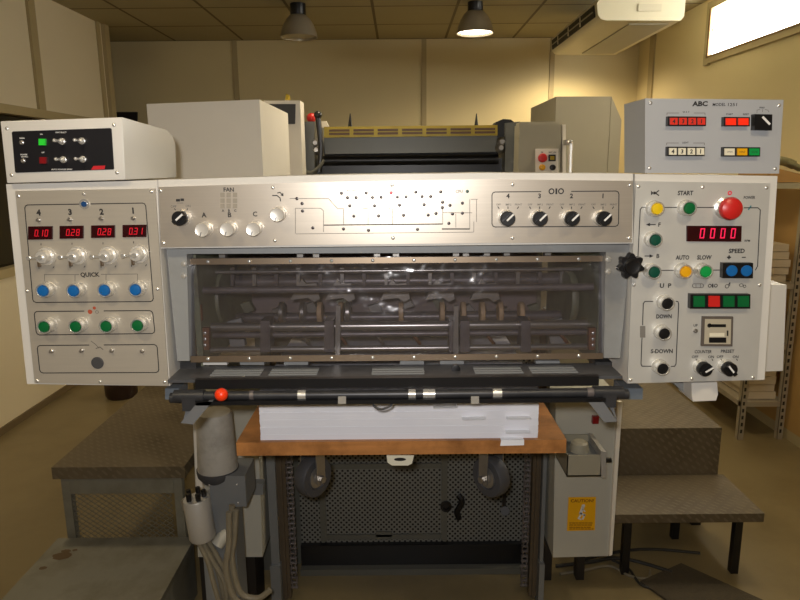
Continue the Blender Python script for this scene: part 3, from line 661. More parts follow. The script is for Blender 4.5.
g.text('SPEED', 762, 107.6, 1.5, TA); g.line([(757, 113), (757, 110), (760, 109.4)], TA, .5, 1); g.line([(762.5, 112), (762.5, 109.4)], TA, .5, 1); g.line([(765, 109.4), (768, 110.2), (769, 112)], TA, .5, 1)
build(g, 'printed_lettering', [M['ink'], M['greyink']], bx)
def block(x0, y0, x1, y1, lens, label):
    d_ = build(MB().ppx([(x0, y0), (x1, y0 + .3), (x1 - .3, y1), (x0 - .2, y1)], FA - .010, .010), 'button_block', M['black'], bx, label, .0008)
    for x, m_, wd, tx in lens:
        y = (y0 + y1) / 2 + .1
        k = build(MB().ppx([(x - wd, y - 3.4), (x + wd, y - 3.4), (x + wd, y + 3.4), (x - wd, y + 3.4)], FA - .0125, .003), 'lens', M[m_], d_, None, .0006)
        if tx:
            me_, c_ = MB().text(tx, x, y, 4.2 if len(tx) == 1 else 1.5, FA - .0131, 0, .015 if len(tx) == 1 else 0).mesh('numeral', M['ink']); put('numeral', me_, c_, bx)
block(668, 116.3, 706.3, 126, [(674, 'redlens', 3.7, '4'), (683.2, 'redlens', 3.7, '3'), (692.4, 'redlens', 3.7, '2'), (701.6, 'redlens', 3.7, '1')], 'row of four numbered red buttons')
block(667.6, 146.6, 705, 156, [(673, 'whitelens', 3.7, '4'), (682.2, 'whitelens', 3.7, '3'), (691.5, 'whitelens', 3.7, '2'), (700.6, 'whitelens', 3.7, '1')], 'row of four numbered cream buttons')
block(724, 116.8, 750, 126.2, [(731.2, 'redlit', 5, ''), (743.6, 'redlit', 5, '')], 'pair of plain red buttons')
block(723.4, 147, 760.4, 156.5, [(729.8, 'whitelens', 5, 'OPEN'), (742.4, 'amber', 5, 'HOLD'), (754.6, 'lgreen', 4.9, 'CLOSE')], 'row of white, yellow and green buttons')
d = build(MB().ppx([(755, 114), (772.4, 114.4), (772, 130.4), (754.6, 130)], FA - .014, .014), 'rotary_switch', M['black'], bx, 'square black rotary switch', .001)
build(MB().line([(763, 117.2), (769.6, 124)], FA - .0146, 2.2), 'pointer', M['whiteink'], d)

# ------------------------------------------------------------------ the press: delivery end
pr = thing('printing_press', 'sheet delivery end of the printing press with clear guard, dark rollers and chain columns', 'printing press', (-.02, 2.2, 0))
FR = 1.275
build(MB().ppx([(166.5, 249), (186.5, 249), (189.5, 361), (177.5, 361)], FR, .04).ppx([(606, 244.5), (630.5, 244.5), (620, 358), (604, 358)], FR, .04).ppx([(186.5, 249), (606, 244.5), (606, 252), (186.5, 254)], FR, .03), 'front_frame', M['frame_grey'], pr, 'grey painted front frame', .001)
for q_ in ((183.7, 264), (183.7, 276), (608, 259.6), (608, 271.7)): put('frame_bolt', cached('fbolt', lambda: MB().lathe([(.006, 0), (.006, .001), (.0045, .003), (0, .004)], seg=14), M['chrome']), at(*q_, FR), pr)
# guard sheet leaning back
def gp(x, y, off=0.0):
    Y = 1.285 + (360 - y) / 105.0 * .016; return at(x, y, Y - off)
guard = build(MB().prism([gp(187, 258), gp(605, 255), gp(603, 358.5), gp(191, 362)], (0, .004, 0)), 'guard', M['acrylic'], pr, 'clear acrylic guard sheet')
build(MB().prism([gp(187, 258.6, .001), gp(605, 255.6, .001), gp(605, 261.3, .001), gp(187, 264.6, .001)], (0, -.002, 0)), 'top_strip', M['brass'], guard)
build(MB().prism([gp(191, 356, .001), gp(603, 352.8, .001), gp(603, 358.6, .001), gp(191, 362.2, .001)], (0, -.002, 0)), 'bottom_strip', M['brass'], guard)
for i in range(10):
    x = 208 + i * 41.2
    for y in (261.8 - (x - 190) * .0075, 359 - (x - 194) * .0085): put('strip_screw', cached('screw', m_screw, M['chrome']), gp(x, y, .003), guard)
# interior
build(MB().box(-.42, .385, 1.80, 1.82, 1.12, 1.394).box(-.42, .385, 1.33, 1.81, 1.388, 1.394), 'inner_casing', M['inside'], pr)
for s_, px in ((0, 207), (1, 591)):
    x = at(px, 300, 1.36).x + (.012 if s_ else -.012)
    build(MB().box(x - .006, x + .006, 1.325, 1.80, 1.13, 1.388), 'side_plate', M['moss'], pr)
    px2 = 222 if not s_ else 569
    c = at(px2, 297, 1.50); build(MB().lathe([(0, -.008), (.06, -.008), (.062, -.004), (.062, .004), (.06, .008), (0, .008)], c, (1, 0, 0), 28), 'sprocket_wheel', M['moss'], pr)
def rod(y, Yd, rp, x0, x1, m_, name):
    a = at(x0, y + 1.2, Yd); b = at(x1, y - 2.0, Yd); a.z = b.z = (a.z + b.z) / 2
    return build(MB().cyl(a, b, rp * sc(400, y, Yd), None, 18), name, M[m_], pr)
rod(289, 1.36, 3.6, 203, 593, 'darksteel', 'tie_rod'); rod(271, 1.46, 1.8, 212, 583, 'steel', 'tie_rod')
rod(326, 1.40, 4.4, 206, 590, 'steel', 'roller_shaft'); rod(334, 1.405, 3.0, 206, 590, 'darksteel', 'roller_shaft'); rod(348.5, 1.38, 3.0, 206, 590, 'steel', 'roller_shaft'); rod(317, 1.62, 5, 226, 571, 'darksteel', 'wheel_shaft')
rod(281, 1.6, 7, 224, 573, 'darksteel', 'suction_drum')
for px in (265, 329, 454, 465, 526):
    build(MB().ppx([(px - 4.5, 321), (px + 4.5, 321), (px + 5, 352), (px - 5, 352)], 1.36, .05), 'shaft_clamp', M['darksteel'], pr, None, .002)
for px in (338, 456): build(MB().ppx([(px - 2, 306), (px + 2.5, 306), (px + 2, 357), (px - 3, 357)], 1.345, .008), 'strap', M['steel'], pr, None, .001)
for px in (282, 303, 320, 341, 348, 401, 442, 463, 482, 500, 521):
    c = at(px, 312, 1.585); k = 'wheel'
    put('sheet_wheel', cached('swheel' + str(px % 3), lambda: MB().lathe([(0, -.006), (.024, -.006), (.026, -.004), (.026, .004), (.024, .006), (0, .006)], (0, 0, 0), (1, 0, 0), 20), M['tan'] if px % 3 else M['steel']), c, pr)
for px in (310, 345, 400, 445, 490):
    a = [(px - 22, 283), (px - 8, 279), (px - 4, 284), (px + 6, 283), (px + 10, 299), (px + 4, 302), (px - 2, 298), (px - 20, 300), (px - 21, 297), (px - 6, 294), (px - 8, 287)]
    build(MB().ppx(a[1:5] + a[5:8], 1.50, .012), 'gripper', M['steel'], pr, None, .001)
for px in (205, 593):
    d = build(MB().ppx([(px - 4, 328), (px + 4, 328), (px + 4, 350), (px - 4, 350)], 1.335, .012), 'bearing_plate', M['rust'], pr, None, .001)
    for y in (333, 339, 345): put('plate_bolt', cached('screw', m_screw, M['chrome']), at(px, y, 1.335), d)
build(MB().ppx([(196, 305), (201, 305), (202, 321), (197, 321)], 1.33, .01), 'bearing_plate', M['rust'], pr)
random.seed(11)
for k in range(11):
    px = 240 + k * 32; y0 = 305 + random.uniform(-6, 6)
    build(MB().ppx([(px, y0), (px + random.uniform(5, 12), y0 - 3), (px + 14, y0 + 6), (px + 5, y0 + 9)], 1.66, .02), 'cam_arm', M['steel'] if k % 3 else M['moss'], pr, None, .001)
for k in range(16):
    px = 232 + k * 22; build(MB().ppx([(px - 2, 268), (px + 2, 268), (px + 1.5, 286), (px - 1.5, 286)], 1.54, .012), 'gripper_finger', M['steel'] if k % 2 else M['darksteel'], pr)
for k in range(9):
    px = 250 + k * 37; build(MB().tube([at(px, 334, 1.5), at(px + 8, 328, 1.46), at(px + 16, 336, 1.44), at(px + 22, 344, 1.45)], .004, 6), 'air_hose', M['steel'] if k % 2 else M['rust'], pr)
for px in (235, 556): build(MB().ppx([(px - 9, 322), (px + 6, 318), (px + 10, 346), (px - 4, 350)], 1.52, .02), 'suction_plate', M['frame_grey'], pr)
for px in (222, 300, 316, 377, 396, 456, 466, 487, 507, 548): build(MB().ppx([(px - 3, 252.5), (px + 3, 252.5), (px + 3, 259), (px - 3, 259)], 1.325, .02), 'hook', M['steel'], pr)
# slotted deck below the guard
zd = at(400, 378, 1.217).z; yb = 1.305; ydf = 1.217
xL = at(168, 385, ydf).x; xR = at(622, 385, ydf).x
mb = MB()
groups = [(212, 262), (270, 318), (372, 424), (474, 522), (530, 576)]
gx = [(at(a, 375, 1.26).x, at(b, 375, 1.26).x) for a, b in groups]
prev = xL
for a, b in gx: mb.box(prev, a, ydf, yb, zd - .006, zd); prev = b
mb.box(prev, xR, ydf, yb, zd - .006, zd)
ys = [ydf + (yb - ydf) * k / 12 for k in range(13)]
for a, b in gx:
    mb.box(a, b, ydf, ys[3], zd - .006, zd); mb.box(a, b, ys[10], yb, zd - .006, zd)
build(mb, 'slotted_deck', mat('worn deck paint', (78, 79, 82), .42, .1, var=.08, vscale=10, dirt=(54, 54, 56), dscale=12), pr, 'dark slotted deck', .0006)
for a, b in gx:
    for k in (4, 6, 8): build(MB().box(a, b, ys[k], ys[k + 1] - .001, zd - .006, zd + .0005), 'slot_bar', M['pumpbox'], pr)
build(MB().box(at(196, 384, 1.21).x, at(598, 384, 1.21).x, 1.205, 1.217, at(400, 387.5, 1.205).z, at(400, 378, 1.205).z), 'deck_lip', M['black'], pr, None, .001)
for px, s_ in ((188, 1), (604, -1)):
    build(MB().ppx([(px - 8, 362), (px + 8, 362), (px + 8, 376), (px - 8, 376)], 1.29, .05), 'corner_casting', M['blacksteel'], pr, None, .002)
for px in (215, 252, 296, 412, 452, 548): build(MB().ppx([(px - 12, 361), (px + 12, 361), (px + 12, 365), (px - 12, 365)], 1.31, .02), 'deck_bracket', M['housing'] if px % 2 else M['frame_grey'], pr)
kn = build(MB().lathe([(.004, 0), (.004, .012), (.009, .014), (.009, .022), (0, .024)], at(455, 366, 1.28), (0, -1, 0), 16), 'latch_knob', M['black'], pr)
# gripper-opening shaft and its rail
za = at(400, 394, 1.20); a = Vector((at(186, 394, 1.2).x, 1.2, za.z)); b = Vector((at(608, 392, 1.2).x, 1.2, za.z)); rs = 4.4 * sc(400, 393, 1.2)
build(MB().cyl(a, b, rs, None, 20), 'cross_shaft', M['blacksteel'], pr, None)
zr = at(400, 401, 1.19).z; build(MB().box(at(196, 400, 1.19).x, at(605, 400, 1.19).x, 1.185, 1.195, zr - .004, zr + .004), 'cross_rail', M['black'], pr)
for px, wd in ((252, 4), (302, 8), (412, 7), (429, 12), (497, 9), (590, 7)): 
    x = at(px, 393, 1.2).x; h_ = wd * sc(400, 393, 1.2) / 2
    build(MB().cyl((x - h_, 1.2, za.z), (x + h_, 1.2, za.z), rs * 1.12, None, 20), 'shaft_collar', M['chrome'] if px not in (252, 590) else M['darksteel'], pr)
for px in (342, 475): build(MB().ppx([(px - 4, 396.5), (px + 4, 396.5), (px + 4, 404), (px - 4, 404)], 1.183, .002), 'rail_clip', M['chrome'], pr)
for px, s_ in ((196, 1), (602, -1)):
    x = at(px, 392, 1.2).x
    build(MB().cyl((x - .03 - .012 * s_, 1.2, za.z), (x + .028 - .012 * s_, 1.2, za.z), rs * 1.45, None, 18).cbox((x - s_ * .012, 1.2, za.z - .012), .026, .024, .03).cyl((x - s_ * .03, 1.2, za.z - .004), (x - s_ * .05, 1.2, za.z - .004), rs * 1.2, None, 16), 'shaft_bearing', M['blacksteel'], pr, None, .003)
build(MB().ppx([(197, 403), (213, 401), (193, 424.5), (180.5, 423)], 1.185, .012).ppx([(187, 405), (197, 403), (183, 421)], 1.2, .006), 'sheet_stop', M['stop'], pr, 'grey paddle shaped stop', .001)
build(MB().ppx([(586, 399), (601, 398.5), (617.5, 421.5), (604.5, 422.5)], 1.185, .012).ppx([(606, 401), (613, 404), (617, 420)], 1.2, .006), 'sheet_stop', M['stop'], pr, 'grey paddle shaped stop', .001)
hd = build(MB().cyl(at(221, 394, 1.165), at(221, 391, 1.20), .006, None, 10), 'release_handle', M['black'], pr)
build(MB().ball(at(221.3, 394.6, 1.155), 6.6 * sc(221, 394, 1.155), 24), 'ball_knob', M['orange'], hd, 'orange ball knob')
for px0, px1 in ((165, 179), (623, 643)): build(MB().ppx([(px0, 388.5), (px1, 388.5), (px1 - .5, 399.5), (px0, 399.5)], 1.28, .06), 'mounting_block', mat('blue grey block', (104, 112, 120), .5, var=.05), pr, None, .001)
build(MB().tube([at(372, 402, 1.2), at(375, 407, 1.19), at(382, 409, 1.185), at(390, 406, 1.19), at(394, 401, 1.2)], .0022), 'air_tube', M['rubber'], pr)
# star shaped hand knob at the right of the frame
mb = MB(); c = at(628.5, 265, 1.232); R_ = 13 * sc(628, 265, 1.232); pts = []
for k in range(84):
    th = 2 * math.pi * k / 84; r = R_ * (.86 + .14 * math.cos(7 * th)); pts.append(c + Vector((r * math.sin(th), 0, r * math.cos(th))))
mb.prism(pts, (0, -.018, 0)); mb.lathe([(R_ * .62, .018), (R_ * .62, .022), (R_ * .5, .025), (0, .022)], c); mb.cyl(c, c + Vector((0, .043, 0)), .005)
build(mb, 'star_knob', M['black'], pr, 'black star shaped hand knob', .0025)
# columns, chains and body behind the pile
for s_, (ca, cb, ra, rb, ch) in ((0, (273, 281, 281, 290, 293.5)), (1, (538.5, 542, 530, 538, 525))):
    ztop = 1.08; yA = 2.08
    xa, xb = at(ca, 590, yA).x, at(cb, 590, yA).x
    build(MB().box(xa, xb, yA, yA + .09, 0, ztop).box(xa - .003, xb + .003, yA - .015, yA + .1, 0, .17), 'column', M['pumpbox'], pr, None, .003)
    xa, xb = at(ra, 590, yA).x, at(rb, 590, yA).x
    build(MB().box(xa, xb, yA + .02, yA + .06, 0.02, ztop).box((xa + xb) / 2 - .004, (xa + xb) / 2 + .004, yA + .012, yA + .03, .02, ztop), 'guide_rail', mat('brown guide rail', (92, 80, 64), .5, .2, var=.12, vscale=20), pr)
    xc = at(ch, 590, yA).x; mb = MB()
    for k in range(52):
        z = .06 + k * .0195
        if k % 2: mb.box(xc - .011, xc - .008, yA + .02, yA + .036, z - .002, z + .0215).box(xc + .008, xc + .011, yA + .02, yA + .036, z - .002, z + .0215)
        else: mb.box(xc - .008, xc - .005, yA + .02, yA + .036, z - .002, z + .0215).box(xc + .005, xc + .008, yA + .02, yA + .036, z - .002, z + .0215)
        mb.cyl((xc - .012, yA + .028, z), (xc + .012, yA + .028, z), .005, None, 8)
    build(mb, 'lifting_chain', M['darksteel'], pr)
build(MB().box(-.44, .42, 1.90, 2.17, 1.02, 1.39), 'upper_body', M['unit'], pr, 'dark grey machine body')
build(MB().box(-.445, .43, 2.34, 2.50, 0.0, 1.02), 'lower_body', M['unit'], pr)
YD = 2.32
def dr(x0, y0, x1, y1, name, m_, th=.012):
    a, b = at(x0, y1, YD), at(x1, y0, YD); return build(MB().box(a.x, b.x, YD - th, YD, a.z, b.z), name, m_, pr, None, .001)
xa, xb = at(300, 500, YD).x, at(528, 500, YD).x
z1, z2 = at(400, 541, YD).z, .86
build(MB().box(xa, xb, YD - .006, YD + .02, z1, z2), 'perforated_panel', M['perf'], pr, 'perforated grey sheet')
for (x0, x1) in ((320, 326), (441, 447)):
    a, b = at(x0, 500, YD).x, at(x1, 500, YD).x; build(MB().box(a, b, YD - .016, YD - .006, z1 + .01, z2), 'door_stile', M['unit'], pr, None, .002)
a, b = at(326, 538, YD), at(441, 462, YD)
for z in (a.z, b.z - .02): build(MB().box(a.x, b.x, YD - .014, YD - .006, z, z + .02), 'door_rail', M['unit'], pr, None, .002)
build(MB().box(xa, xb, YD - .03, YD + .02, .025, z1), 'kick_plate', M['black'], pr, 'black kick plate', .002)
build(MB().box(xa, xb, YD - .06, YD + .02, 0, .025), 'base_sill', M['unit'], pr)
build(MB().lathe([(.022, 0), (.022, .008), (.012, .010), (.010, .004), (0, .004)], at(446, 506, YD - .016)), 'door_lock', M['black'], pr)
build(MB().tube([at(458, 495, YD - .02), at(462, 502, YD - .03), at(457, 512, YD - .03), at(459, 518, YD - .02)], .012), 'cable_clip', M['black'], pr)
build(MB().cyl(at(505, 511, YD - .05), at(505, 511, YD - .006), .017, None, 16).cbox(at(504, 502, YD - .03), .012, .02, .09), 'tension_roller', M['dark'], pr)
build(MB().ppx([(376, 532), (392, 532), (392, 537), (376, 537)], YD - .014, .01), 'hasp', M['unit'], pr)

# ------------------------------------------------------------------ delivery board and paper
YB = 1.36
a = at(236, 441.5, YB); b = at(566.5, 440.8, YB); zb_ = at(400, 454.5, YB).z; ztp = (a.z + b.z) / 2
bd = thing('pile_board', 'varnished wooden board on castors carrying the white paper', 'board', ((a.x + b.x) / 2, 1.65, zb_ - .15))
build(MB().box(a.x, b.x, YB, 1.98, zb_, ztp), 'board', M['wood'], bd, 'brown plywood slab', .003)
build(MB().ppx([(386.5, 455.5), (414, 455.5), (412, 463.5), (408, 465.5), (392, 465.5), (387.5, 462.5)], YB + .004, .003), 'pull_tab', M['whitelens'], bd, 'cream metal pull tab')
build(MB().disc(400, 459.4, 6, YB + .0034, 0, 20, 0, .3), 'tab_slot', M['dark'], bd)
for px, s_ in ((313, 1), (491, -1)):
    c = at(px, 476, 1.55); r = 20.5 * sc(px, 476, 1.55)
    ax = Vector((s_, -.75, 0)).normalized(); rz = math.atan2(ax.y, ax.x)
    w_ = build(MB().lathe([(0, -.016), (r * .55, -.016), (r * .6, -.018), (r * .94, -.018), (r, -.012), (r, .012), (r * .94, .018), (r * .6, .018), (r * .55, .013), (0, .013)], c, ax, 28), 'caster_wheel', M['rubber'], bd, 'grey castor wheel')
    build(MB().lathe([(0, 0), (r * .52, 0), (r * .5, .004), (.016, .006), (.014, .012), (0, .012)], c + ax * .0135, ax, 20), 'hub', M['steel'], w_)
    for d_ in (-1, 1):
        p_ = c + ax * (.028 * d_); hgt = zb_ - .005 - (c.z - .012)
        build(MB().cbox((p_.x, p_.y, c.z - .012 + hgt / 2), .003, .03, hgt, 0, rz), 'fork_arm', M['steel'], bd)
        build(MB().cyl(p_, p_ + ax * (.01 * d_), .010, None, 6), 'axle_nut', M['steel'], bd)
    build(MB().box(c.x - .04, c.x + .04, c.y - .04, c.y + .04, zb_ - .005, zb_), 'mounting_plate', M['steel'], bd)
    build(MB().box(c.x - .04, c.x + .04, c.y + .12, c.y + .15, zb_ - .03, zb_), 'cross_batten', M['wood'], bd)
pa = at(260.7, 438, YB + .012); pb = at(537.8, 436.5, YB + .012)
pt = at(400, 391, YB + .012).z
pp = thing('paper_stack', 'thick stack of blank white sheets on the wooden board', 'paper stack', ((pa.x + pb.x) / 2, 1.6, ztp))
mb = MB(); n = 26
for k in range(n):
    z0 = ztp + (pt - ztp) * k / n; z1_ = ztp + (pt - ztp) * (k + 1) / n; j = random.uniform(-.0007, .0007); i = random.uniform(-.0006, .0006)
    mb.box(pa.x + i, pb.x + i, YB + .012 + j, 1.88, z0, z1_)
build(mb, 'sheets', M['paper'], pp)
SLG = None
for (x0, y0, x1, y1, lab) in ((433, 404, 457, 406, 'topmost paper marker strip sticking out of the stack front, near the middle'), (462, 415.5, 485, 417.5, 'pale paper marker sticking out of the white stack just above centre right'), (506, 414.8, 530, 417, 'upper of the two right hand paper markers sticking out of the stack'), (505, 428, 529, 431, 'lower of the two right hand paper markers sticking out of the stack')):
    q0 = at(x0, y1, YB + .010); q1 = at(x1, y1 - .6, YB + .010)
    o = build(MB().hexa([(q0.x, YB - .006, q0.z - .0005), (q1.x, YB - .006, q1.z - .0005), (q1.x, YB - .006, q1.z + .0003), (q0.x, YB - .006, q0.z + .0003), (q0.x, YB + .02, q0.z), (q1.x, YB + .02, q1.z), (q1.x, YB + .02, q1.z + .001), (q0.x, YB + .02, q0.z + .001)]), 'paper_slip', M['slip'])
    tag(o, lab, 'paper slip', 'paper markers in the stack')
q0 = at(501, 438.5, YB); q1 = at(524, 438, YB)
o = build(MB().hexa([(q0.x - .002, YB - .003, ztp - .012), (q1.x, YB - .003, ztp - .011), (q1.x, YB - .0022, ztp + .001), (q0.x, YB - .0022, ztp + .001), (q0.x, YB - .003 + .0015, ztp - .012), (q1.x, YB - .003 + .0015, ztp - .011), (q1.x, YB + .012, ztp + .0015), (q0.x, YB + .012, ztp + .0015)]), 'paper_slip', M['slip'])
tag(o, 'paper slip lying over the front edge of the wooden board', 'paper slip')

# ------------------------------------------------------------------ cabinets beside the columns
def px_box(q, Y, depth, name, m_, par, label=None, bev=.003): return build(MB().ppx(q, Y, depth), name, m_, par, label, bev)
cb = thing('electrical_cabinet', 'pale grey cabinet with yellow caution sticker to the right of the pile', 'cabinet', at(582, 556, 2.02))
px_box([(556, 396), (619.5, 396), (608.5, 556), (553, 557.5)], 2.0, .3, 'body', M['cabinet'], cb)
px_box([(618, 402), (622.5, 402), (612.3, 555), (609.3, 556)], 1.985, .015, 'door_edge', M['whitecab'], cb)
px_box([(593, 417), (599.3, 417), (598.6, 424), (592.6, 424)], 1.985, .015, 'switch', M['darkred'], cb, 'small red switch', .001)
st = px_box([(568.6, 497.6), (596, 497.2), (594.8, 530.3), (567, 531)], 1.997, .003, 'caution_sticker', M['caution'], cb, 'yellow caution sticker', .0003)
TS = 1.9965
g = MB(); g.text('CAUTION!', 582.3, 500.8, 3.4, TS, 0, .004, 23)
for y, wd in ((523, 24), (525, 22), (527.2, 19), (529, 23)):
    x = 569.5
    while x < min(569.5 + wd, 592):
        l_ = min(random.uniform(1.5, 4), 593.2 - x); g.line([(x, y), (x + l_, y)], TS, .8); x += l_ + .9
build(g, 'sticker_print', M['cautext'], st)
g = MB(); g.disc(583.4, 505.8, 1.7, TS, 0, 12); g.line([(582.8, 507.5), (580.6, 513.5)], TS, 3.0); g.line([(582.5, 509), (585, 511.5)], TS, 1.2); g.line([(580.6, 513.5), (584.6, 515)], TS, 2); g.line([(584.6, 515), (582.6, 519)], TS, 1.7); g.line([(580.6, 515), (578.5, 518.5)], TS, 1.8); g.line([(578.5, 518.5), (581, 519.4)], TS, 1.4)
build(g, 'sticker_figure', M['whiteink'], st)
for px in (562, 598):
    x = at(px, 556, 2.03).x; build(MB().box(x - .015, x + .015, 2.22, 2.26, 0, at(580, 556, 2.0).z), 'foot', M['dark'], cb)
tb = thing('tray_box', 'small open grey metal tray with round lid hung on the caution cabinet', 'tray', at(585, 477, 1.9))
a = at(566.6, 476.5, 1.86); b = at(602, 455, 1.86)
build(MB().box(a.x, b.x, 1.86, 1.998, a.z, a.z + .004).box(a.x, b.x, 1.86, 1.863, a.z, b.z).box(a.x, b.x, 1.99, 1.998, a.z, b.z + .01).box(a.x, a.x + .003, 1.86, 1.99, a.z, b.z).box(b.x - .003, b.x, 1.86, 1.99, a.z, b.z), 'tray', M['cabgrey'], tb, None)
build(MB().box(a.x + .003, b.x - .003, 1.863, 1.99, b.z - .02, b.z - .012), 'tray_floor', M['pumpbox'], tb)
build(MB().lathe([(0, 0), (.03, 0), (.03, .03), (.026, .05), (.018, .056), (0, .056)], ((a.x + b.x) / 2, 1.92, b.z - .035), (0, 0, 1), 20), 'round_lid', M['cabgrey'], tb)
build(MB().ppx([(601, 451), (606, 452), (606, 478), (601.5, 478)], 1.855, .14), 'side_bracket', M['silver'], tb, None, .001)
build(MB().tube([at(566, 448, 1.99), at(585, 446, 1.99), at(597, 447, 1.98), at(602, 452, 1.9), at(600, 456, 1.88)], .0025), 'wire', M['cable'], tb)
build(MB().cyl(at(605, 460, 1.9), at(611, 460, 1.9), .008, None, 12), 'clamp_screw', M['black'], tb)
cb = thing('side_cabinet', 'pale grey cabinet behind the dusty pump on the left of the pile', 'cabinet', at(230, 556, 2.05))
px_box([(192, 399), (257, 399), (262.5, 557), (198, 557)], 2.02, .16, 'body', M['cabinet'], cb)
px_box([(240, 484), (263, 484), (263, 495), (240, 495)], 1.985, .035, 'cross_bar', M['pumpbox'], cb)
px_box([(192, 400), (199, 400), (203, 500), (197, 500)], 1.995, .025, 'edge_strip', M['whitecab'], cb)
build(MB().box(at(200, 556, 2.05).x, at(255, 556, 2.05).x, 2.04, 2.17, 0, at(230, 556, 2.02).z), 'plinth', M['dark'], cb)

# ------------------------------------------------------------------ pump, manifold and hoses
YP = 1.80
pm = thing('pump_motor', 'dusty grey motor standing on a square housing, left of the wooden board', 'motor', at(222, 545, YP))
c0 = at(218, 470, YP); c1 = at(216, 412, YP); r = 19.5 * sc(218, 440, YP)
build(MB().lathe([(0, 0), (r * 1.04, 0), (r * 1.0, .02), (r * .9, (c1.z - c0.z) * .96), (r * .82, c1.z - c0.z), (0, c1.z - c0.z)], (c0.x, YP, c0.z), (0, 0, 1), 32), 'motor_drum', M['pump'], pm)
build(MB().lathe([(0, -.03), (r * .8, -.03), (r * 1.03, -.012), (r * 1.07, 0), (r * 1.07, .008), (0, .008)], (c0.x, YP, c0.z), (0, 0, 1), 32), 'end_bell', M['rubber'], pm)
a = at(211, 507, YP - .05); b = at(238, 476, YP - .05)
hs = build(MB().box(a.x, b.x + .02, YP - .05, YP + .07, a.z, b.z), 'gear_housing', M['pumpbox'], pm, None, .004)
for dx in (.012, .1):
    for dz in (.012, .07): put('bolt', cached('screw', m_screw, M['chrome']), (b.x + .02 - .015 - dx * .9, YP - .05, a.z + dz), hs)
build(MB().tube([at(224, 507, YP), at(224, 520, YP), at(219, 530, YP), at(212, 540, YP - .01)], .026, 14), 'elbow', M['pumpbox'], pm)
build(MB().tube([at(228, 532, YP - .03), at(222, 538, YP - .04), at(217, 545, YP - .05)], .02, 12), 'cream_elbow', M['pvc'], pm, 'cream pipe elbow')
build(MB().box(c0.x - .05, c0.x + .05, YP - .04, YP + .06, 0, a.z), 'pedestal', M['pumpbox'], pm)
YM = 1.72
mf = thing('hose_manifold', 'silver cylinder with black fittings and clear hoses hanging beside the left step', 'manifold', at(205, 541, YM))
t0 = at(196, 498, YM); b0 = at(203, 538, YM); r = 13.2 * sc(200, 520, YM)
ax = (t0 - b0).normalized()
build(MB().lathe([(0, 0), (r * .9, 0), (r, .008), (r, (t0 - b0).length - .004), (r * .95, (t0 - b0).length), (0, (t0 - b0).length)], b0, ax, 28), 'cylinder', M['silver'], mf)
for k in range(5):
    th = k * 1.256 + .3; p_ = t0 + Vector((.6 * r * math.cos(th), .6 * r * math.sin(th), 0))
    build(MB().cyl(p_, p_ + ax * .022, .007, None, 10), 'fitting', M['black'], mf)
build(MB().ppx([(180.5, 502), (185, 500), (187, 510), (183, 511)], YM, .02), 'flange', M['steel'], mf)
ends = [((198, 541), (208, 562), (214, 585), (222, 612)), ((203, 542), (212, 560), (224, 582), (228, 612)), ((208, 541), (218, 558), (228, 580), (232, 614)), ((204, 542), (216, 566), (222, 590), (226, 612))]
for k, e_ in enumerate(ends): build(MB().tube([at(*q_, YM - .01 + .012 * k) for q_ in e_], .0075, 8), 'hose', M['hose'], mf)
for k, e_ in enumerate([((232, 505), (231, 530), (228, 555), (232, 585), (236, 612)), ((236, 510), (234, 540), (232, 560), (240, 592), (258, 598), (270, 590)), ((229, 512), (229, 545), (226, 570), (236, 600), (262, 606))]):
    build(MB().tube([at(*q_, YM - .012 * k) for q_ in e_], .009, 8), 'hose', M['hose'], mf)

# ------------------------------------------------------------------ step platforms
lx0, lx1 = -1.258, -.78; zP = .485; YS = 2.17
pf = thing('step_platform', 'high tread plate platform on the left with expanded mesh front', 'platform', ((lx0 + lx1) / 2, 2.8, 0))
zP = at(120, 467, YS).z
build(MB().box(lx0, lx1, YS, 3.7, zP - .045, zP), 'top_plate', M['tread'], pf, None, .006)
for x in (lx0 + .02, lx1 - .05):
    for y in (YS + .015, 3.6): build(MB().box(x, x + .03, y, y + .03, 0, zP - .045), 'leg', M['greystep'], pf, None, .002)
build(MB().box(lx0 + .05, lx1 - .05, YS + .012, YS + .03, zP - .11, zP - .045), 'front_rail', M['greystep'], pf, None, .002)
mb = MB(); z0, z1_ = .12, zP - .108; x = lx0 + .05; pw, ph = .0135, .0100; rows = int((z1_ - z0) / ph); cols = int((lx1 - .05 - x) / pw)
for i in range(cols):
    for j in range(rows):
        xx = x + i * pw; zz = z0 + j * ph; s_ = 1 if (i + j) % 2 else -1
        p0 = Vector((xx, YS + .022, zz if s_ > 0 else zz + ph)); p1 = Vector((xx + pw, YS + .022, zz + ph if s_ > 0 else zz)); n_ = Vector((0, 0, .0014))
        mb.prism([p0 - n_, p1 - n_, p1 + n_, p0 + n_], (0, .003, 0))
build(mb, 'expanded_mesh', M['greystep'], pf)
zS = at(120, 537, YS).z
stp = thing('step', 'low plain grey step in front of the left platform, with a rusty stain', 'step', ((lx0 + lx1) / 2, 1.95, 0))
build(MB().box(lx0 - .005, lx1 + .02, 1.7, YS - .004, zS - .02, zS).box(lx0 - .005, lx1 + .02, 1.7, 1.72, zS - .06, zS), 'top_plate', M['greystep'], stp, None, .004)
build(MB().prism([(lx1 + .015, 1.74, zS - .02), (lx1 + .015, YS - .01, zS - .02), (lx1 + .015, YS - .01, 0), (lx1 + .015, 2.02, 0)], (-.012, 0, 0)), 'side_panel', M['greystep'], stp)
build(MB().prism([(lx0 + .01, 1.74, zS - .02), (lx0 + .01, YS - .01, zS - .02), (lx0 + .01, YS - .01, 0), (lx0 + .01, 2.02, 0)], (-.012, 0, 0)), 'side_panel', M['greystep'], stp)
st_m = mat('rust stain', (86, 66, 40), .6, var=.1)
g = MB()
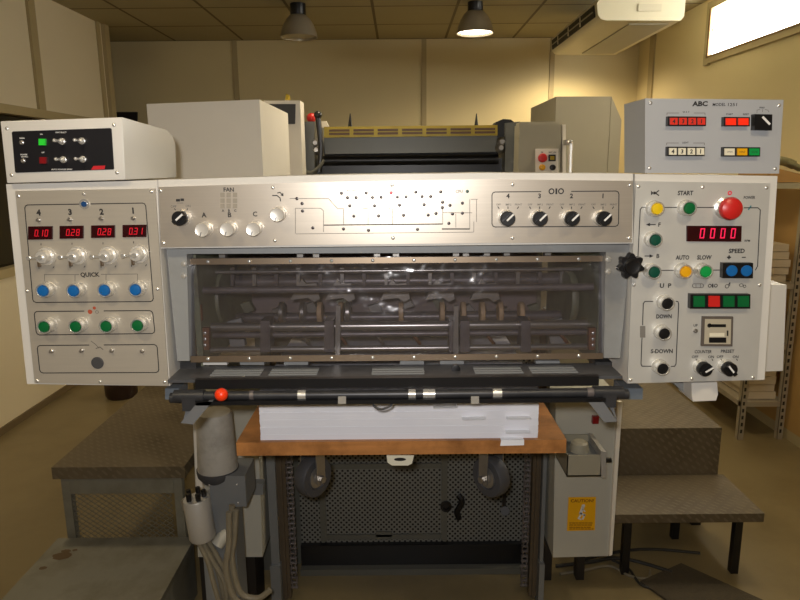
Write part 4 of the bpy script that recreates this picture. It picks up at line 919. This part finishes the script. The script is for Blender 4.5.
for px, py, rx, ry in ((62, 556, 10, 3.2), (66, 551, 5, 1.5), (43, 568, 4, 1.3), (75, 550, 2.5, 1)):
    c = atz(px, py, zS + .0008); sp_ = c.y / 650 * 1.1
    g.face([c + Vector((rx * sp_ * math.cos(t_ * .4) * random.uniform(.8, 1.1), ry * 2.2 * sp_ * math.sin(t_ * .4) * random.uniform(.8, 1.1), 0)) for t_ in range(16)])
build(g, 'stain', st_m, stp, 'brown stain')
zR = at(690, 428, 2.54).z; rx1 = at(722, 428, 2.54).x
pf = thing('step_platform', 'high tread plate platform on the right behind the lower step', 'platform', (1.0, 3.0, 0))
build(MB().box(.70, rx1, 2.54, 3.26, zR - .02, zR).box(.70, rx1, 2.54, 2.56, .2, zR - .02).box(rx1 - .02, rx1, 2.56, 3.26, .2, zR - .02), 'top_plate', M['tread'], pf, None, .004)
for x in (.72, rx1 - .062):
    for y in (2.6, 3.18): build(MB().box(x, x + .04, y, y + .04, 0, zR - .02), 'leg', M['black'], pf)
zT = at(700, 514, 2.22).z; sx1 = at(764, 518, 2.22).x
stp = thing('step', 'low tread plate step on thin black legs, right of the caution cabinet', 'step', (1.05, 2.35, 0))
build(MB().box(.72, sx1, 2.22, 2.536, zT - .035, zT), 'top_plate', M['tread'], stp, None, .012)
build(MB().box(.74, sx1 - .15, 2.42, 2.44, zT - .07, zT - .035), 'stretcher', M['dark'], stp)
for px, py in ((621.5, 583), (729.5, 579)):
    x = at(px, py, 2.28).x
    build(MB().box(x - .014, x + .014, 2.25, 2.278, 0, zT - .035), 'leg', M['black'], stp)
for x in (.78, sx1 - .2): build(MB().box(x - .014, x + .014, 2.49, 2.518, 0, zT - .035), 'leg', M['black'], stp)

# ------------------------------------------------------------------ floor clutter
q = [atz(*p_, 0) for p_ in ((640, 583), (681, 565), (765, 603), (700, 625))]
o = build(MB().prism([v + Vector((0, 0, .001)) for v in q], (0, 0, .008)), 'floor_mat', mat('dark ribbed mat', (74, 66, 52), .8, var=.1, vscale=40, bump=.6, bscale=120)); tag(o, 'dark rough mat on the floor below the right step', 'mat')
labs = ['thick dark cable lying across the floor from the caution cabinet to the mat', 'thin dark cable kinked on the floor beside the front leg of the right step', 'pale dusty cable curling on the floor under the caution cabinet', 'dark cable running under the right step']
for k, (pts_, r) in enumerate([(((556, 566), (590, 562), (615, 558), (640, 562), (672, 572)), .007), (((612, 560), (628, 568), (640, 584), (652, 588)), .005), (((560, 574), (585, 570), (610, 566), (630, 576), (648, 578), (650, 570)), .005), (((575, 562), (610, 553), (650, 549), (700, 553)), .006)]):
    o = build(MB().tube([atz(x, y, r) for x, y in pts_], r, 8), 'floor_cable', M['cable'] if k != 2 else M['hose']); tag(o, labs[k], 'cable')
o = thing('bucket', 'dark round object on the floor beyond the left platform', 'bucket', atz(122, 396, 0))
c = atz(122, 396, 0); r = 14.5 * c.length / 650
build(MB().lathe([(0, 0), (r * .9, 0), (r, .02), (r * 1.02, .13), (r * .96, .14), (r * .9, .13), (r * .88, .03), (0, .02)], c, (0, 0, 1), 28), 'pail', M['bucket'], o)

# ------------------------------------------------------------------ the press beyond: covers, cabinets and printing unit
o = thing('machine_cover', 'large plain white cover standing behind the left half of the control panel', 'cabinet', at(203, 178, 2.4))
q = [(146.5, 104), (259.5, 99.5), (260, 178), (150, 178)]
vb = [at(*p_, 2.2) for p_ in q]; zl = .90
mb = MB().prism([vb[0], vb[1], Vector((vb[1].x, 2.2, zl)), Vector((vb[0].x, 2.2, zl))], (0, .55, 0)); build(mb, 'body', M['whitecab'], o, None, .004)
build(MB().box(vb[0].x + .05, vb[1].x - .01, 2.3, 2.7, 0.0, zl), 'stand', M['unit'], o)
o = thing('switch_cabinet', 'slim white cabinet with a dark window to the right of the large white cover', 'cabinet', at(287, 175, 2.9))
vb = [at(*p_, 2.85) for p_ in ((264, 100.5), (300, 100.5), (301, 128), (301, 178), (264, 178))]
build(MB().prism([vb[0], vb[1], vb[2], Vector((vb[2].x, 2.85, .0)), Vector((vb[0].x, 2.85, .0))], (0, .11, 0)), 'body', M['whitecab'], o, None, .012)
build(MB().ppx([(268, 104), (295.5, 104), (295, 124), (289, 124), (268, 124)], 2.845, .006), 'window', M['rubber'], o, 'dark window')
build(MB().ppx([(285, 100), (289.5, 100), (289, 95), (286, 93.5)], 2.9, .02), 'latch', M['yellowbar'], o, 'small brassy latch on top')
o = thing('printing_unit', 'dark grey printing unit with a yellow bar across its top behind the control panel', 'printing unit', at(405, 173, 3.1))
YU = 3.0
build(MB().ppx([(299.5, 126), (303, 121.5), (314.5, 121.5), (314.5, 180), (300, 180)], YU, .5), 'side_frame', M['unit'], o, None, .006)
build(MB().ppx([(505.5, 123), (520, 121.5), (521, 180), (505, 180)], YU, .5), 'side_frame', M['unit'], o, None, .006)
build(MB().ppx([(316, 160), (505, 158), (505, 182), (316, 182)], YU + .1, .3), 'lower_cover', M['black'], o)
a, b = at(325, 149, YU + .16), at(497, 147, YU + .16); a.z = b.z = (a.z + b.z) / 2
build(MB().cyl(a, b, 11.5 * sc(400, 148, YU), None, 28), 'ink_roller', M['rubber'], o)
a, b = at(320, 161, YU + .06), at(498, 159, YU + .06); a.z = b.z = (a.z + b.z) / 2
build(MB().cyl(a, b, 5 * sc(400, 160, YU), None, 18), 'ink_roller', M['black'], o)
build(MB().ppx([(324, 137), (497, 135), (496, 152), (325, 154)], YU + .02, .02), 'ink_guard', M['unit'], o)
yb_ = build(MB().ppx([(324, 126.8), (497.5, 125), (497.5, 135.4), (324, 137.6)], YU - .01, .06), 'fountain_bar', M['yellowbar'], o, 'yellow bar with brown segments', .003)
x = 329
while x < 490:
    y = 128.9 - (x - 324) * .0105
    build(MB().ppx([(x, y + .6), (x + 20.5, y + .4), (x + 20.5, y + 2.6), (x, y + 2.8)], YU - .016, .008).ppx([(x, y + 4), (x + 20.5, y + 3.8), (x + 20.5, y + 6), (x, y + 6.2)], YU - .016, .008), 'key_segment', M['brownbar'], yb_); x += 24.3
build(MB().tube([at(319, 172, YU - .02), at(321, 150, YU - .02), at(320, 135, YU - .02), at(318, 118, YU - .02)], .012, 10).ball(at(318, 115, YU - .02), .018, 12), 'throw_lever', M['black'], o, 'black lever with round knob')
build(MB().cyl(at(311.5, 125, YU + .05), at(311.5, 120, YU + .05), .012).ball(at(311.5, 118, YU + .05), .022, 14), 'red_knob', M['red'], o, 'red knob')
build(MB().ppx([(316, 121), (326, 121), (329, 127), (318, 128)], YU + .06, .03), 'tool_block', M['whitecab'], o)
for c_ in ((316, 143, 6), (317, 150, 5), (501, 142, 6), (500, 148, 5)): build(MB().lathe([(0, 0), (.02, 0), (.024, .01), (.016, .03), (.01, .04), (0, .04)], at(c_[0], c_[1], YU + .03), (0, -1, 0), 16), 'adjuster', M['steel'], o)
build(MB().ppx([(492, 129), (496, 122), (503, 119), (511, 119.5), (514, 122), (506, 128), (503, 140), (494, 140)], YU + .03, .08), 'bracket', M['black'], o, None, .006)
build(MB().tube([at(302, 168, YU - .02), at(310, 173, YU - .03), at(318, 168, YU - .03), at(324, 160, YU - .02)], .008), 'tube', M['unit'], o)
for px in (350, 476.3): build(MB().cyl(at(px, 127, YU + .1), at(px + .2, 113.5, YU + .1), .010, .002, 8), 'pointed_rod', M['black'], o)
build(MB().box(at(300, 176, YU).x, at(520, 176, YU).x, YU + .1, YU + .5, 0, at(400, 178, YU).z), 'base', M['unit'], o)
o = thing('button_cabinet', 'grey cabinet with red, yellow and black buttons behind the right end of the press', 'cabinet', at(543, 172, 2.6))
vb = [at(*p_, 2.86) for p_ in ((519.5, 124.5), (561.5, 124.5), (562.5, 180), (519.5, 180))]
build(MB().prism([vb[0], vb[1], Vector((vb[1].x, 2.86, 0)), Vector((vb[0].x, 2.86, 0))], (0, .12, 0)), 'body', M['cabgrey'], o, None, .004)
build(MB().ppx([(520, 122), (560, 121.5), (560, 124.5), (520, 124.5)], 2.87, .1), 'lid', M['cabgrey'], o)
build(MB().ppx([(562.4, 124.5), (565.8, 124.5), (566, 180), (562.6, 180)], 2.865, .1), 'door', M['whitecab'], o)
YB2 = 2.856
build(MB().ppx([(535.4, 148.8), (558.5, 148.6), (558.5, 180), (535.6, 180)], YB2, .005), 'button_plate', M['whitecab'], o)
for x, y, r, m_, lb in ((542.3, 158, 4.4, 'red', 'red button'), (542, 167.4, 3, 'amber', 'yellow button'), (552.4, 167.5, 2.9, 'black', 'black button')):
    build(MB().lathe([(r * sc(x, y, YB2), 0), (r * sc(x, y, YB2), .012), (r * .8 * sc(x, y, YB2), .018), (0, .02)], at(x, y, YB2)), 'button', M[m_], o, lb)
build(MB().ppx([(549, 154.6), (555.8, 154.6), (555.8, 161.2), (549, 161.2)], YB2 - .012, .012), 'button', M['black'], o)
build(MB().ppx([(550.4, 156), (554.5, 156), (554.5, 159.8), (550.4, 159.8)], YB2 - .015, .003), 'lens', M['yellowbar'], o)
build(MB().text('EM', 542, 152.2, 1.4, YB2 - .0005).text('IMPR ON', 552.4, 152.2, 1.4, YB2 - .0005), 'printed_lettering', M['greyink'], o)
build(MB().tube([at(566, 143, 2.86), at(569, 142, 2.83), at(571, 144, 2.83), at(570.5, 160, 2.83), at(570, 180, 2.83)], .010).cbox(at(567.5, 142.5, 2.845), .03, .03, .022), 'handle', M['chrome'], o, 'chrome rail handle')
o = thing('tall_cabinet', 'tall warm grey cabinet in front of the back wall, right of the button cabinet', 'cabinet', at(583, 172, 3.4))
vb = [at(*p_, 3.3) for p_ in ((556.3, 96.5), (611, 96.5), (611.5, 180), (556.3, 180))]
build(MB().prism([vb[0], vb[1], Vector((vb[1].x, 3.3, 0)), Vector((vb[0].x, 3.3, 0))], (0, .62, 0)), 'body', M['cabgrey'], o, None, .006)
vb = [at(*p_, 3.34) for p_ in ((611.6, 96.6), (621.5, 120), (621.8, 180), (611.8, 180))]
build(MB().prism([vb[0], vb[1], Vector((vb[1].x, 3.34, 0)), Vector((vb[0].x, 3.34, 0))], (0, .5, 0)), 'sloping_side_cover', M['cabgrey'], o, None, .004)

# ------------------------------------------------------------------ air conditioner
o = thing('air_conditioner', 'aged white air conditioner hung under the ceiling at upper right', 'air conditioner', (1.48, 4.8, 2.5))
yn, yf = 4.2, 5.42; zb_, zt_ = 2.415, 2.60
xl, xr = at(598, 14, yn).x, at(684, 20, yn).x
pf_ = [(xl + .05, zb_), (xr - .02, zb_ - .005), (xr, zb_ + .02), (xr, zt_), (xl + .12, zt_ + .02), (xl + .04, zt_ - .03), (xl - .01, zb_ + .10), (xl, zb_ + .03), (xl + .02, zb_ + .008)]
build(MB().prism([(x, yn, z) for x, z in pf_], (0, yf - yn, 0)), 'body', M['acwhite'], o, None, .008)
sl = build(MB().prism([(xl - .014, yn + .05, zb_ + .098), (xl - .008, yn + .05, zb_ + .03), (xl + .02, yn + .05, zb_ + .03), (xl + .02, yn + .05, zb_ + .098)], (0, yf - yn - .1, 0)), 'air_outlet', M['acdark'], o, 'dark louvred slot')
for k in range(1, 4): build(MB().cbox((xl - .012, yn + .05 + k * (yf - yn) / 4, zb_ + .064), .008, .012, .06), 'louvre', M['acwhite'], sl)
build(MB().cbox((xl - .013, (yn + yf) / 2, zb_ + .062), .008, yf - yn - .14, .006), 'louvre', M['cabgrey'], sl)
build(MB().box(xl + .22, xr - .06, yn + .08, yf - .08, zb_ - .010, zb_), 'intake_grille', M['cabgrey'], o, None, .002)
build(MB().box(xl + .24, xl + .38, yn - .008, yn - .0075 + .01, zb_ + .05, zb_ + .09), 'rating_label', mat('faded label', (204, 196, 170), .5, var=.02), o)
for y in (yn + .2, yf - .2): build(MB().cyl((1.5, y, zt_ - .01), (1.5, y, CEIL), .008), 'hanger', M['steel'], o)
p = atx(630, 66, RX - .03)
q0 = atx(630, 50, RX - .03)
pp_ = build(MB().box(RX - .045, RX, p.y - .03, p.y + .03, atx(630, 79, RX - .03).z, CEIL - .01), 'pipe_cover', M['trim'], None); tag(pp_, 'narrow vertical pipe cover on the right wall below the air conditioner', 'pipe')

# ------------------------------------------------------------------ slotted shelving at right
sx0, sx1_, sy0, sy1_ = at(737, 444, 3.5).x, at(777, 444, 3.5).x, 3.50, 4.9
sh = thing('shelving_unit', 'slotted steel shelving against the right wall holding stacks of paper', 'shelving', ((sx0 + sx1_) / 2, 4.2, 0))
ztop = at(790, 183, sy0).z
struct(MB().box(RX - .012, RX, 3.2, 5.1, .06, ztop - .04), 'trim_7', mat('mustard wall board', (182, 144, 84), .6, var=.04))
for x, y in ((sx0, sy0), (sx1_ - .005, sy0), (sx0, sy1_), (sx1_ - .005, sy1_)):
    mb = MB().box(x, x + .032, y, y + .003, 0, ztop - .03).box(x, x + .003, y, y + .032, 0, ztop - .03)
    for k in range(34): mb.box(x + .010, x + .022, y - .0006, y - .0001, .04 + k * .042, .062 + k * .042, 1)
    build(mb, 'post', [M['metalpost'], M['dark']], sh)
levels = [at(760, y, sy0).z for y in (402, 345, 284)] + [ztop]
for k, z in enumerate(levels): build(MB().box(sx0, sx1_ + .027, sy0 + .004, sy1_ + .03, z - .03, z), 'shelf', M['metalpost'] if k < 3 else M['cabgrey'], sh, None, .002)
def stack(z, n_, h, lab, grp, dy, x0=.05):
    for k in range(n_):
        j = random.uniform(-.012, .012)
        o_ = build(MB().box(sx0 + x0 + j, sx1_ - .02 + j * .5, sy0 + .036 + dy + random.uniform(0, .02), sy0 + .45 + dy, z + .003 + k * h, z + (k + 1) * h), 'paper_ream', M['papers'], None, None, .001)
        tag(o_, lab[k], 'paper', grp)
ordn = ['lowest', 'second lowest', 'middle', 'second highest', 'topmost']
stack(levels[0], 4, .045, ['%s ream of aged paper on the bottom shelf at right' % s_ for s_ in ('lowest', 'second lowest', 'second highest', 'topmost')], 'reams on the bottom shelf', 0)
stack(levels[1], 4, .042, ['%s ream of aged paper on the second shelf, behind the white junction box' % s_ for s_ in ('lowest', 'second lowest', 'second highest', 'topmost')], 'reams on the second shelf', 0)
stack(levels[2], 5, .042, ['%s ream of aged paper on the third shelf, above the white junction box' % s_ for s_ in ordn], 'reams on the third shelf', 0)
bx = at(745, 393, sy0).x
o = build(MB().box(sx0 - .25, sx0 - .04, sy0 + .5, sy0 + .9, .20, .235).box(sx0 - .24, sx0 - .04, sy0 + .52, sy0 + .9, .235, .27), 'cardboard_sheet', M['cardboard']); 
bpy.data.objects.remove(o)
o = build(MB().hexa([(1.97, 3.52, ztop + .003), (2.14, 3.52, ztop + .003), (2.14, 3.52, ztop + .045), (1.98, 3.52, ztop + .085), (1.97, 3.85, ztop + .003), (2.14, 3.85, ztop + .003), (2.14, 3.85, ztop + .045), (1.98, 3.85, ztop + .085)]), 'cardboard_box', M['cardboard'], None, None, .003)
tag(o, 'low cardboard box on the top shelf beside the blue grey control box', 'box')
o = thing('work_glove', 'crumpled grey green glove on the cardboard box at the right edge', 'glove', (2.04, 3.6, ztop + .06))
mb = MB(); zz = ztop + .098
mb.tube([(1.99, 3.55, zz + .012), (2.04, 3.56, zz + .018), (2.09, 3.57, zz + .010), (2.13, 3.58, zz - .005)], .024, 10)
for k in range(4): mb.tube([(2.08, 3.55 + k * .012, zz + .01), (2.12, 3.53 + k * .016, zz - .008), (2.15, 3.50 + k * .018, zz - .03)], .011, 8)
build(mb, 'fabric', M['glove'], o)
